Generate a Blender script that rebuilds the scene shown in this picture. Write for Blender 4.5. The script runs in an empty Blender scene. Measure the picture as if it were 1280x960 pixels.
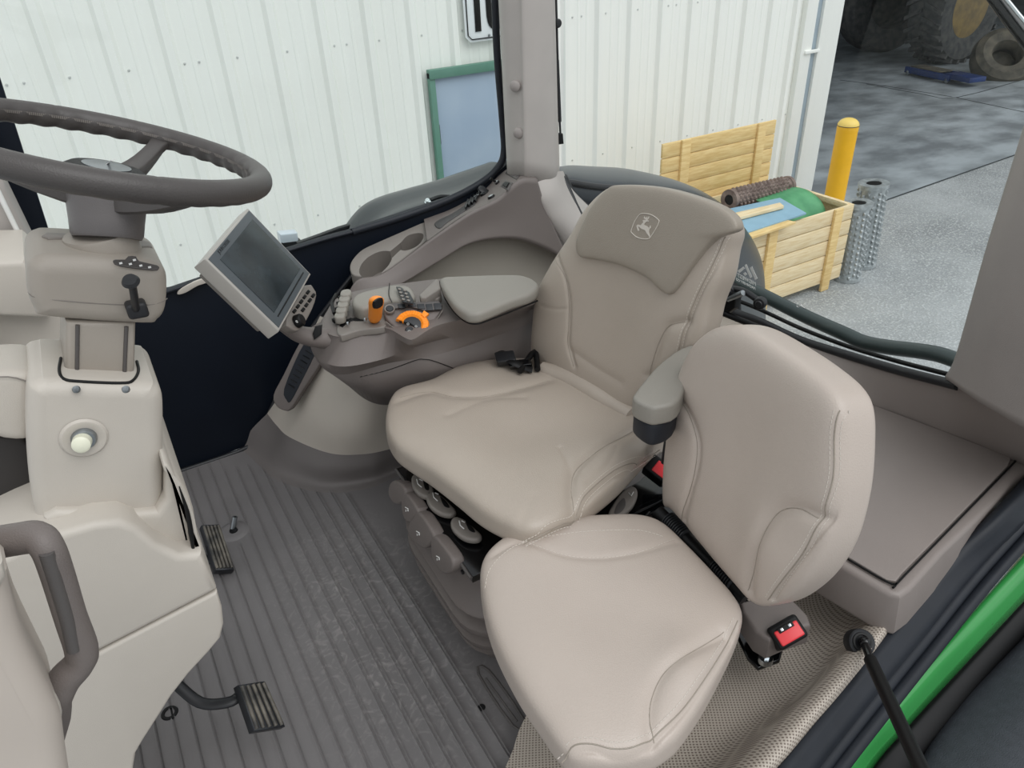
import bpy, bmesh, math, random
import numpy as np
from mathutils import Vector, Matrix
random.seed(7)
C = bpy.context.scene.collection
V3 = lambda *a: np.array(a if len(a) > 1 else a[0], float)
# ------------------------------------------------------------------ camera
FPX, CX, CY, EYE = 926., 640., 480., V3(0, 0, 1.55)
def unit(v):
    v = V3(v); return v / np.linalg.norm(v)
_up = -unit((75, 1470, FPX)); _R = unit((-634, -551, FPX)); _R = unit(_R - _up * np.dot(_R, _up)); _B = np.cross(_R, _up)
AX = np.array([_B, _R, _up])            # world x (to the rear), y (to the right side), z
def ray(px, py): return AX @ V3((px - CX) / FPX, (py - CY) / FPX, 1.)
def Z(px, py, z): r = ray(px, py); return EYE + r * ((z - EYE[2]) / r[2])
def Y(px, py, y): r = ray(px, py); return EYE + r * (y / r[1])
def X(px, py, x): r = ray(px, py); return EYE + r * (x / r[0])
def PL(px, py, o, n): r = ray(px, py); return EYE + r * (np.dot(V3(o) - EYE, n) / np.dot(r, n))
cam = bpy.data.cameras.new('camera'); co = bpy.data.objects.new('camera', cam); C.objects.link(co)
M = Matrix(((AX[0][0], -AX[0][1], -AX[0][2], 0), (AX[1][0], -AX[1][1], -AX[1][2], 0), (AX[2][0], -AX[2][1], -AX[2][2], 1.55), (0, 0, 0, 1)))
co.matrix_world = M; cam.sensor_width = 36; cam.lens = FPX / 1280 * 36; cam.clip_start = .02; cam.clip_end = 200
bpy.context.scene.camera = co
# ------------------------------------------------------------------ materials
def lin(c):
    return tuple(((x / 255) / 12.92 if x / 255 <= .04045 else ((x / 255 + .055) / 1.055) ** 2.4) for x in c)
def mat(name, rgb, rough=.5, metal=0., var=.06, vscale=8., bump=0., bscale=300., coat=0., rgb2=None, voro=False, spec=.5, streak=None, aniso=None):
    m = bpy.data.materials.new(name); m.use_nodes = True; nt = m.node_tree; N = nt.nodes; L = nt.links
    b = N['Principled BSDF']; b.inputs['Roughness'].default_value = rough; b.inputs['Metallic'].default_value = metal
    b.inputs['Coat Weight'].default_value = coat; b.inputs['Specular IOR Level'].default_value = spec
    tc = N.new('ShaderNodeTexCoord'); no = N.new('ShaderNodeTexNoise'); no.inputs['Scale'].default_value = vscale; no.inputs['Detail'].default_value = 5
    src = tc.outputs['Object']
    if aniso:
        mp = N.new('ShaderNodeMapping'); mp.inputs['Scale'].default_value = aniso; L.new(src, mp.inputs[0]); src = mp.outputs[0]
    L.new(src, no.inputs['Vector'])
    r = N.new('ShaderNodeValToRGB'); c = lin(rgb)
    c2 = lin(rgb2) if rgb2 else tuple(min(1, x * (1 + var)) for x in c)
    c1 = c if rgb2 else tuple(x * (1 - var) for x in c)
    r.color_ramp.elements[0].position = .35; r.color_ramp.elements[1].position = .65
    r.color_ramp.elements[0].color = (*c1, 1); r.color_ramp.elements[1].color = (*c2, 1)
    L.new(no.outputs['Fac'], r.inputs[0]); L.new(r.outputs[0], b.inputs['Base Color'])
    if bump:
        t = N.new('ShaderNodeTexVoronoi' if voro else 'ShaderNodeTexNoise'); t.inputs['Scale'].default_value = bscale
        L.new(tc.outputs['Object'], t.inputs['Vector']); bp = N.new('ShaderNodeBump'); bp.inputs['Strength'].default_value = bump; bp.inputs['Distance'].default_value = .002
        L.new(t.outputs['Distance' if voro else 'Fac'], bp.inputs['Height']); L.new(bp.outputs[0], b.inputs['Normal'])
    return m
MT = {}
def mk(k, *a, **kw): MT[k] = mat(k, *a, **kw)
mk('leather', (172, 161, 149), .34, var=.025, vscale=5, bump=.18, bscale=420, voro=True)
mk('leather_light', (185, 173, 163), .36, var=.025, vscale=5, bump=.18, bscale=420, voro=True)
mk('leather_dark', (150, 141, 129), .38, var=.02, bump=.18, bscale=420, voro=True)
mk('thread', (205, 198, 188), .7)
mk('plastic_taupe', (111, 103, 99), .5, var=.02, bump=.25, bscale=700)
mk('plastic_dark', (84, 80, 78), .5, var=.02, bump=.2, bscale=700)
mk('plastic_grey', (128, 122, 116), .45, var=.02, bump=.2, bscale=700)
mk('plastic_pad', (140, 136, 128), .5, var=.02, bump=.3, bscale=600)
mk('trim_blush', (190, 180, 170), .55, var=.02)
mk('plastic_light', (192, 185, 175), .45, var=.02, bump=.15, bscale=600)
mk('plastic_mid', (158, 150, 140), .45, var=.02, bump=.15, bscale=600)
mk('skirt', (106, 101, 99), .5, var=.02, bump=.2, bscale=700)
mk('plastic_pod', (194, 186, 175), .5, var=.02, bump=.2, bscale=600)
mk('pillar_trim', (176, 170, 165), .55, var=.03, bump=.2, bscale=500)
mk('pillar_dark', (156, 149, 145), .55, var=.03, bump=.2, bscale=500)
mk('wheel_grip', (72, 68, 66), .42, var=.03, bump=.25, bscale=500)
mk('rubber', (30, 31, 34), .45, var=.1)
mk('rubber_blue', (30, 34, 41), .5, var=.08, vscale=30, spec=.35)
mk('tray_dark', (62, 60, 60), .6)
mk('hollow', (52, 49, 48), .6)  # dark tone standing for the shadow inside the column recess
mk('hub_grey', (100, 96, 95), .4, bump=.2, bscale=500)
mk('black', (12, 12, 13), .5, var=.1, spec=.3)
mk('black_gloss', (9, 10, 12), .12, var=.1)
mk('navy', (16, 22, 32), .45, var=.05, spec=.2)
mk('key_black', (34, 37, 40), .4)
mk('screen', (38, 46, 50), .22, var=.3, vscale=22)
mk('bezel', (74, 80, 84), .4)
mk('monitor_shell', (168, 164, 158), .42, var=.02)
mk('orange', (250, 146, 28), .4, var=.03)
mk('red', (226, 60, 66), .35, var=.03)
mk('white_ink', (225, 225, 222), .5)
mk('chrome', (190, 195, 198), .2, 1.)
mk('steel', (150, 155, 158), .35, .9, var=.15, vscale=30)
mk('green_paint', (54, 146, 72), .25, var=.04, coat=.5)
mk('fender_black', (54, 58, 64), .6, var=.1, vscale=60, bump=.6, bscale=500)
mk('pedal_metal', (36, 38, 42), .4, .3, var=.2, vscale=40)
mk('pedal_rubber', (50, 49, 47), .6, rgb2=(112, 106, 96), vscale=35)
mk('yellow', (246, 186, 30), .5, var=.03)
mk('yellow_pale', (240, 208, 110), .5, var=.03)
mk('wood', (236, 208, 150), .7, rgb2=(220, 186, 124), vscale=5, aniso=(1.5, 8, 14))
mk('wood_pale', (236, 218, 182), .7, rgb2=(222, 198, 154), vscale=5, aniso=(1.5, 8, 14))
mk('blue_board', (140, 176, 196), .6, var=.05)
mk('green_drum', (70, 140, 96), .45, rgb2=(100, 168, 120), vscale=6)
mk('rust', (112, 96, 90), .6, .3, rgb2=(146, 130, 122), vscale=18)
mk('galv', (176, 182, 184), .4, .5, var=.2, vscale=25)
mk('plastic_box', (138, 129, 124), .45, var=.02, bump=.2, bscale=700)
mk('jack_blue', (28, 52, 104), .45, var=.2)
mk('tyre', (62, 64, 66), .8, rgb2=(88, 88, 86), vscale=9, bump=.6, bscale=40)
mk('rim_yellow', (150, 128, 82), .6, rgb2=(118, 102, 72), vscale=6)
mk('junk', (70, 68, 62), .8, rgb2=(104, 98, 86), vscale=6)
mk('siding', (244, 245, 240), .5, var=.01, vscale=2, aniso=(30, 1, .6))
mk('door_green', (92, 136, 120), .5, var=.03)
mk('door_blue', (150, 168, 190), .45, rgb2=(164, 180, 198), vscale=2)
mk('jamb_blue', (160, 174, 184), .5)
mk('sign_white', (236, 240, 242), .4, var=.01)
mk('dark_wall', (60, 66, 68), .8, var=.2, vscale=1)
mk('rivet', (210, 212, 210), .4, .5)
def glass_mat(name, tint=(.96, .98, .97), rough=0.):
    m = bpy.data.materials.new(name); m.use_nodes = True; nt = m.node_tree; nt.nodes.clear()
    o = nt.nodes.new('ShaderNodeOutputMaterial'); t = nt.nodes.new('ShaderNodeBsdfTransparent'); t.inputs[0].default_value = (*tint, 1)
    g = nt.nodes.new('ShaderNodeBsdfGlossy'); g.inputs['Roughness'].default_value = rough; lw = nt.nodes.new('ShaderNodeLayerWeight'); pw = nt.nodes.new('ShaderNodeMath'); pw.operation = 'POWER'; pw.inputs[1].default_value = 4; nt.links.new(lw.outputs['Facing'], pw.inputs[0]); f = nt.nodes.new('ShaderNodeMath'); f.operation = 'MULTIPLY_ADD'; f.inputs[1].default_value = .4; f.inputs[2].default_value = .02; nt.links.new(pw.outputs[0], f.inputs[0])
    x = nt.nodes.new('ShaderNodeMixShader'); nt.links.new(f.outputs[0], x.inputs[0]); nt.links.new(t.outputs[0], x.inputs[1]); nt.links.new(g.outputs[0], x.inputs[2]); nt.links.new(x.outputs[0], o.inputs[0])
    return m
MT['glass'] = glass_mat('window_glass')
# floor mat: brown grey rubber with dusty scuffs
def floor_mat():
    m = mat('floor_rubber', (110, 107, 107), .5, var=.05, vscale=6, bump=.2, bscale=500); nt = m.node_tree; N = nt.nodes; L = nt.links
    tc = N['Texture Coordinate']; b = N['Principled BSDF']; r = [n for n in N if n.type == 'VALTORGB'][0]
    n1 = N.new('ShaderNodeTexNoise'); n1.inputs['Scale'].default_value = 2.2; n1.inputs['Detail'].default_value = 2; L.new(tc.outputs['Object'], n1.inputs['Vector'])
    n2 = N.new('ShaderNodeTexNoise'); n2.inputs['Scale'].default_value = 26; n2.inputs['Detail'].default_value = 8; n2.inputs['Distortion'].default_value = 2.5; L.new(tc.outputs['Object'], n2.inputs['Vector'])
    # scuffed oval where feet go
    sx = N.new('ShaderNodeVectorMath'); sx.operation = 'DISTANCE'; mp = N.new('ShaderNodeMapping'); mp.vector_type = 'POINT'
    mp.inputs['Scale'].default_value = (2.6, 1.25, 1); mp.inputs['Location'].default_value = (-.30 * 2.6, -1.33 * 1.25, 0); L.new(tc.outputs['Object'], mp.inputs[0]); L.new(mp.outputs[0], sx.inputs[0])
    ma = N.new('ShaderNodeMapRange'); ma.inputs[1].default_value = .75; ma.inputs[2].default_value = .25; L.new(sx.outputs['Value'], ma.inputs[0])
    mb = N.new('ShaderNodeMapRange'); mb.inputs[1].default_value = .50; mb.inputs[2].default_value = .78; L.new(n2.outputs['Fac'], mb.inputs[0])
    mu = N.new('ShaderNodeMath'); mu.operation = 'MULTIPLY'; L.new(ma.outputs[0], mu.inputs[0]); L.new(mb.outputs[0], mu.inputs[1])
    mx = N.new('ShaderNodeMix'); mx.data_type = 'RGBA'; mx.inputs[7].default_value = (*lin((146, 142, 140)), 1); L.new(mu.outputs[0], mx.inputs[0]); L.new(r.outputs[0], mx.inputs[6]); L.new(mx.outputs[2], b.inputs['Base Color'])
    return m
MT['floor_rubber'] = floor_mat()
def ground_mat(name, c1, c2, c3, s=1.):
    m = mat(name, c1, .85, rgb2=c2, vscale=1.2 * s, bump=0); nt = m.node_tree; N = nt.nodes; L = nt.links
    tc = N['Texture Coordinate']; b = N['Principled BSDF']; r = [n for n in N if n.type == 'VALTORGB'][0]
    n2 = N.new('ShaderNodeTexNoise'); n2.inputs['Scale'].default_value = 62 * s; n2.inputs['Detail'].default_value = 6; L.new(tc.outputs['Object'], n2.inputs['Vector'])
    mb = N.new('ShaderNodeMapRange'); mb.inputs[1].default_value = .5; mb.inputs[2].default_value = .68; L.new(n2.outputs['Fac'], mb.inputs[0])
    mx = N.new('ShaderNodeMix'); mx.data_type = 'RGBA'; mx.inputs[7].default_value = (*lin(c3), 1); L.new(mb.outputs[0], mx.inputs[0]); L.new(r.outputs[0], mx.inputs[6]); L.new(mx.outputs[2], b.inputs['Base Color'])
    bp = N.new('ShaderNodeBump'); bp.inputs['Strength'].default_value = .7; bp.inputs['Distance'].default_value = .02; L.new(n2.outputs['Fac'], bp.inputs['Height']); L.new(bp.outputs[0], b.inputs['Normal'])
    return m
MT['gravel'] = ground_mat('gravel', (138, 142, 144), (170, 174, 176), (194, 198, 199))
def conc_mat():
    m = mat('shop_concrete', (124, 130, 134), .5, rgb2=(172, 180, 185), vscale=1.9, bump=.1, bscale=60, aniso=(1.0, 1.5, 1)); return m
MT['concrete'] = conc_mat()
def perf_mat(name, rgb, pitch=.0058):
    m = mat(name, rgb, .5, var=.02); nt = m.node_tree; N = nt.nodes; L = nt.links; b = N['Principled BSDF']; r = [n for n in N if n.type == 'VALTORGB'][0]
    uv = N.new('ShaderNodeUVMap'); mp = N.new('ShaderNodeMapping'); mp.inputs['Scale'].default_value = (1 / pitch,) * 3; mp.inputs['Rotation'].default_value = (0, 0, .785); L.new(uv.outputs[0], mp.inputs[0])
    fr = N.new('ShaderNodeVectorMath'); fr.operation = 'FRACTION'; L.new(mp.outputs[0], fr.inputs[0])
    d = N.new('ShaderNodeVectorMath'); d.operation = 'DISTANCE'; d.inputs[1].default_value = (.5, .5, 0); L.new(fr.outputs[0], d.inputs[0])
    mr = N.new('ShaderNodeMapRange'); mr.inputs[1].default_value = .24; mr.inputs[2].default_value = .34; L.new(d.outputs['Value'], mr.inputs[0])
    mx = N.new('ShaderNodeMix'); mx.data_type = 'RGBA'; mx.inputs[6].default_value = (*lin((124, 112, 102)), 1); L.new(mr.outputs[0], mx.inputs[0]); L.new(r.outputs[0], mx.inputs[7]); L.new(mx.outputs[2], b.inputs['Base Color'])
    bp = N.new('ShaderNodeBump'); bp.inputs['Distance'].default_value = .002; bp.inputs['Strength'].default_value = .5; L.new(mr.outputs[0], bp.inputs['Height']); L.new(bp.outputs[0], b.inputs['Normal'])
    return m
MT['perforated'] = perf_mat('perforated', (190, 180, 168))
# ------------------------------------------------------------------ object helpers
def tag(o, label=None, cat=None, group=None, kind=None):
    if label: o['label'] = label
    if cat: o['category'] = cat
    if group: o['group'] = group
    if kind: o['kind'] = kind
    return o
def thing(name, label, cat, loc=(0, 0, 0), group=None, kind=None):
    o = bpy.data.objects.new(name, None); C.objects.link(o); o.empty_display_size = .05; o.location = loc
    bpy.context.view_layer.update()
    return tag(o, label, cat, group, kind)
def link(name, me, m, parent=None, label=None):
    o = bpy.data.objects.new(name, me); C.objects.link(o)
    if m is not None: me.materials.clear(); me.materials.append(MT[m] if isinstance(m, str) else m)
    if parent is not None:
        o.parent = parent
        q = parent; off = Vector((0, 0, 0))
        while q is not None: off += q.location; q = q.parent
        o.matrix_parent_inverse = Matrix.Identity(4)
        o.location = -off
        # children are modelled in world coordinates; bake the offset into the mesh
        me.transform(Matrix.Translation(-off)); o.location = (0, 0, 0)
    if label: o['label'] = label
    return o
def mesh(name, vs, fs, m, parent=None, smooth=True, label=None, uvs=None, auto=None):
    me = bpy.data.meshes.new(name); me.from_pydata([tuple(map(float, v)) for v in vs], [], fs); me.validate()
    bm = bmesh.new(); bm.from_mesh(me)
    if uvs is None:
        bmesh.ops.remove_doubles(bm, verts=bm.verts, dist=1e-6); bmesh.ops.recalc_face_normals(bm, faces=bm.faces)
    for f in bm.faces: f.smooth = smooth
    if auto:
        for e in bm.edges:
            if len(e.link_faces) == 2 and e.calc_face_angle(0) > math.radians(auto): e.smooth = False
    if uvs is not None:
        bm.verts.ensure_lookup_table(); l = bm.loops.layers.uv.new('UVMap')
        for f in bm.faces:
            for lo in f.loops: lo[l].uv = uvs[lo.vert.index]
    bm.to_mesh(me); bm.free()
    return link(name, me, m, parent, label)
def cr(pts, n=8, closed=False):
    P = [V3(p) for p in pts]; k = len(P); out = []
    rng = range(k) if closed else range(k - 1)
    for i in rng:
        g = lambda j: P[j % k] if closed else (P[j] if 0 <= j < k else (2 * P[0] - P[1] if j < 0 else 2 * P[-1] - P[-2]))
        p0, p1, p2, p3 = g(i - 1), g(i), g(i + 1), g(i + 2)
        for s in range(n):
            t = s / n
            out.append(.5 * (2 * p1 + (p2 - p0) * t + (2 * p0 - 5 * p1 + 4 * p2 - p3) * t * t + (3 * p1 - p0 - 3 * p2 + p3) * t ** 3))
    if not closed: out.append(P[-1])
    return np.array(out)
def resample(P, n, closed=True):
    P = np.array(P, float); Q = np.vstack([P, P[:1]]) if closed else P
    d = np.r_[0, np.cumsum(np.linalg.norm(np.diff(Q, axis=0), axis=1))]
    t = np.linspace(0, d[-1], n + 1)[:-1] if closed else np.linspace(0, d[-1], n)
    return np.stack([np.interp(t, d, Q[:, i]) for i in range(Q.shape[1])], 1)
def loft(name, rings, m, parent=None, caps=True, closed=True, smooth=True, label=None, auto=None):
    n = len(rings[0]); vs = np.vstack(rings); fs = []
    for i in range(len(rings) - 1):
        for j in range(n if closed else n - 1):
            a, b = i * n + j, i * n + (j + 1) % n; fs.append((a, b, b + n, a + n))
    if caps and closed:
        fs.append(tuple(range(n - 1, -1, -1))); fs.append(tuple((len(rings) - 1) * n + j for j in range(n)))
    return mesh(name, vs, fs, m, parent, smooth, label, auto=auto)
def patch(name, rows, m, parent=None, nu=6, nv=6, thick=0., label=None, uv=False):
    R = [cr(r, nu) for r in rows]; R = [resample(r, len(R[0]), False) if len(r) != len(R[0]) else r for r in R]
    cols = [cr([r[j] for r in R], nv) for j in range(len(R[0]))]
    G = np.array(cols); a, b = G.shape[:2]; vs = G.reshape(-1, 3)
    fs = [(i * b + j, (i + 1) * b + j, (i + 1) * b + j + 1, i * b + j + 1) for i in range(a - 1) for j in range(b - 1)]
    uvs = None
    if uv:
        du = np.r_[0, np.cumsum(np.linalg.norm(np.diff(G[:, b // 2], axis=0), axis=1))]
        uvs = []
        for i in range(a):
            dv = np.r_[0, np.cumsum(np.linalg.norm(np.diff(G[i], axis=0), axis=1))]
            uvs += [(du[i], dv[j]) if uv != 'xy' else (G[i, j][0] * .98 + G[i, j][1] * .17, G[i, j][1] * .98 - G[i, j][0] * .17 + G[i, j][2] * .5) for j in range(b)]
    o = mesh(name, vs, fs, m, parent, True, label, uvs)
    if thick:
        md = o.modifiers.new('s', 'SOLIDIFY'); md.thickness = abs(thick); md.offset = -1 if thick > 0 else 1
    return o
def tube(name, pts, r, m, parent=None, n=14, sm=6, closed=False, label=None, flat=1.):
    P = cr(pts, sm, closed) if sm > 1 else np.array([V3(p) for p in pts]); k = len(P)
    rr = np.full(k, r, float) if np.isscalar(r) else np.interp(np.linspace(0, 1, k), np.linspace(0, 1, len(r)), r)
    rings = []; ref = None
    for i in range(k):
        t = unit(P[(i + 1) % k] - P[i - 1]) if closed else unit(P[min(i + 1, k - 1)] - P[max(i - 1, 0)])
        if ref is None: ref = unit(np.cross(t, (0, 0, 1) if abs(t[2]) < .9 else (1, 0, 0)))
        ref = unit(ref - t * np.dot(ref, t)); b = np.cross(t, ref)
        rings.append(np.array([P[i] + rr[i] * (math.cos(a) * ref + flat * math.sin(a) * b) for a in np.linspace(0, 2 * math.pi, n, endpoint=False)]))
    if closed: rings.append(rings[0]); return loft(name, rings, m, parent, caps=False, label=label)
    return loft(name, rings, m, parent, label=label, auto=60)
def frame(n, hint=(0, 0, 1)):
    n = unit(n); h = V3(hint)
    if abs(np.dot(n, h)) > .98: h = V3(1, 0, 0)
    u = unit(np.cross(h, n)); return u, np.cross(n, u), n
def offset2(P, d):
    Q = []; k = len(P); area = sum(P[i][0] * P[(i + 1) % k][1] - P[(i + 1) % k][0] * P[i][1] for i in range(k)); s = 1 if area > 0 else -1
    for i in range(k):
        a = unit(P[i] - P[i - 1]); b = unit(P[(i + 1) % k] - P[i]); na = V3(-a[1], a[0]); nb = V3(-b[1], b[0]); nn = na + nb; l = np.dot(nn, nn)
        nn = nn * 2 / max(l, 1.0); Q.append(P[i] + s * d * nn)
    Q = np.array(Q)
    if d > 0:
        E = np.roll(P, -1, 0) - P
        for _ in range(60):
            F_ = np.roll(Q, -1, 0) - Q; bad = np.where((E * F_).sum(1) <= 0)[0]
            if not len(bad): break
            for i in bad: j = (i + 1) % k; m_ = (Q[i] + Q[j]) / 2; Q[i] = m_ * .999 + Q[i] * .001; Q[j] = m_ * .999 + Q[j] * .001
    return Q
def cut(o, cutters):
    for c_ in cutters: md = o.modifiers.new('b', 'BOOLEAN'); md.object = c_; md.operation = 'DIFFERENCE'; md.solver = 'EXACT'
    bpy.context.view_layer.update(); me = bpy.data.meshes.new_from_object(o.evaluated_get(bpy.context.evaluated_depsgraph_get()))
    o.modifiers.clear(); o.data = me; bm = bmesh.new(); bm.from_mesh(me); bmesh.ops.remove_doubles(bm, verts=bm.verts, dist=1e-5)
    bmesh.ops.triangulate(bm, faces=[f for f in bm.faces if len(f.verts) > 4])
    for f in bm.faces: f.smooth = True
    for e in bm.edges: e.smooth = not (len(e.link_faces) == 2 and e.calc_face_angle(0) > .5)
    bm.to_mesh(me); bm.free()
    for c_ in cutters: bpy.data.objects.remove(c_)
def hit(o, px, py, lift=0.):
    from mathutils.bvhtree import BVHTree
    if o.name not in _bv:
        bpy.context.view_layer.update(); bm = bmesh.new(); bm.from_mesh(o.data); bm.transform(o.matrix_world); _bv[o.name] = BVHTree.FromBMesh(bm); bm.free()
    r_ = unit(ray(px, py)); p, n_, i, d_ = _bv[o.name].ray_cast(Vector(EYE), Vector(r_))
    if p is None:
        cen = np.array([o.matrix_world @ v.co for v in o.data.vertices]).mean(0) - EYE; cc_ = AX.T @ cen; qx, qy = CX + FPX * cc_[0] / cc_[2], CY + FPX * cc_[1] / cc_[2]
        for s_ in np.linspace(.01, 1, 200):
            p, n_, i, d_ = _bv[o.name].ray_cast(Vector(EYE), Vector(unit(ray(px + (qx - px) * s_, py + (qy - py) * s_))))
            if p is not None: p = PL(px, py, V3(p), V3(n_)); break
    n_ = V3(n_); n_ = n_ if np.dot(n_, r_) < 0 else -n_
    return V3(p) + n_ * lift, n_
_bv = {}
def hitpath(o, L, lift=.0003, k=5): return [hit(o, p[0], p[1], lift)[0] for p in cr([(a, b, 0) for a, b in L], k)]
def prism(name, pts, n, depth, m, parent=None, bev=.004, seg=3, sm=0, label=None, flare=0., backbev=True):
    """outline (3D, planar-ish) facing n, pushed back by depth along -n, with rounded rims"""
    P = cr(pts, sm, True) if sm > 1 else np.array([V3(p) for p in pts]); o = P.mean(0); u, v, n = frame(n)
    q = np.array([[np.dot(p - o, u), np.dot(p - o, v)] for p in P]); hgt = np.array([np.dot(p - o, n) for p in P])
    rings = []
    def ring(off, z): 
        qq = offset2(q, off) if abs(off) > 1e-9 else q
        return np.array([o + a[0] * u + a[1] * v + (h + z) * n for a, h in zip(qq, hgt)])
    for i in range(seg + 1):
        t = i / seg * math.pi / 2; rings.append(ring(bev * (1 - math.sin(t)), -bev * (1 - math.cos(t))))
    rings_b = []
    for i in range(seg + 1):
        t = i / seg * math.pi / 2; rings_b.append(ring(bev * (1 - math.cos(t)) - flare, -depth + bev * (1 - math.sin(t)) if backbev else -depth))
    if not backbev: rings_b = [ring(-flare, -depth)]
    return loft(name, rings + rings_b, m, parent, label=label, auto=35)
def rbox(name, c, ax, half, m, parent=None, bev=.004, seg=3, label=None):
    a = [unit(x) for x in ax]; c = V3(c)
    pts = [c + s * half[0] * a[0] + t * half[1] * a[1] + half[2] * a[2] for s, t in ((-1, -1), (1, -1), (1, 1), (-1, 1))]
    bm = bmesh.new(); bmesh.ops.create_cube(bm, size=2)
    R = Matrix([[a[0][i] * half[0], a[1][i] * half[1], a[2][i] * half[2], c[i]] for i in range(3)] + [[0, 0, 0, 1]])
    bm.transform(R)
    bmesh.ops.recalc_face_normals(bm, faces=bm.faces)
    if bev: bmesh.ops.bevel(bm, geom=bm.edges[:], offset=min(bev, min(half) * .95), segments=seg, affect='EDGES', profile=.5)
    bmesh.ops.recalc_face_normals(bm, faces=bm.faces)
    for f in bm.faces: f.smooth = True
    for e in bm.edges:
        if len(e.link_faces) == 2 and e.calc_face_angle(0) > .6: e.smooth = False
    me = bpy.data.meshes.new(name); bm.to_mesh(me); bm.free(); return link(name, me, m, parent, label)
def box(name, lo, hi, m, parent=None, bev=.003, label=None, seg=2):
    lo, hi = V3(lo), V3(hi); return rbox(name, (lo + hi) / 2, ((1, 0, 0), (0, 1, 0), (0, 0, 1)), (hi - lo) / 2, m, parent, bev, seg, label)
def lathe(name, o, axis, prof, m, parent=None, n=32, label=None, auto=40):
    u, v, w = frame(axis); o = V3(o)
    rings = [np.array([o + z * w + max(r, 1e-5) * (math.cos(a) * u + math.sin(a) * v) for a in np.linspace(0, 2 * math.pi, n, endpoint=False)]) for r, z in prof]
    return loft(name, rings, m, parent, label=label, auto=auto)
def join(name, objs, m=None):
    """merge several freshly built pieces of ONE part into a single mesh"""
    base = objs[0]; bm = bmesh.new(); mats = []
    for o in objs:
        t = bmesh.new(); t.from_mesh(o.data); mm = o.data.materials[0]
        if mm not in mats: mats.append(mm)
        k = mats.index(mm)
        for f in t.faces: f.material_index = k
        tmp = bpy.data.meshes.new('t'); t.to_mesh(tmp); t.free(); bm.from_mesh(tmp); bpy.data.meshes.remove(tmp)
    me = bpy.data.meshes.new(name); bm.to_mesh(me); bm.free()
    for x in mats: me.materials.append(x)
    n = bpy.data.objects.new(name, me); C.objects.link(n); n.parent = base.parent
    for o in objs: bpy.data.objects.remove(o)
    return n
def words(name, s, o, right, upv, size, m, parent=None, ext=.0004, sx=1.):
    cu = bpy.data.curves.new(name, 'FONT'); cu.body = s; cu.size = size; cu.align_x = 'CENTER'; cu.align_y = 'CENTER'; cu.extrude = ext
    t = bpy.data.objects.new(name, cu); C.objects.link(t); bpy.context.view_layer.update()
    me = bpy.data.meshes.new_from_object(t.evaluated_get(bpy.context.evaluated_depsgraph_get())); bpy.data.objects.remove(t)
    r = V3(right); r = unit(r) * sx; u = unit(upv); n = unit(np.cross(r, u))
    me.transform(Matrix([[r[i], u[i], n[i], o[i]] for i in range(3)] + [[0, 0, 0, 1]]))
    return link(name, me, m, parent)
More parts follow.
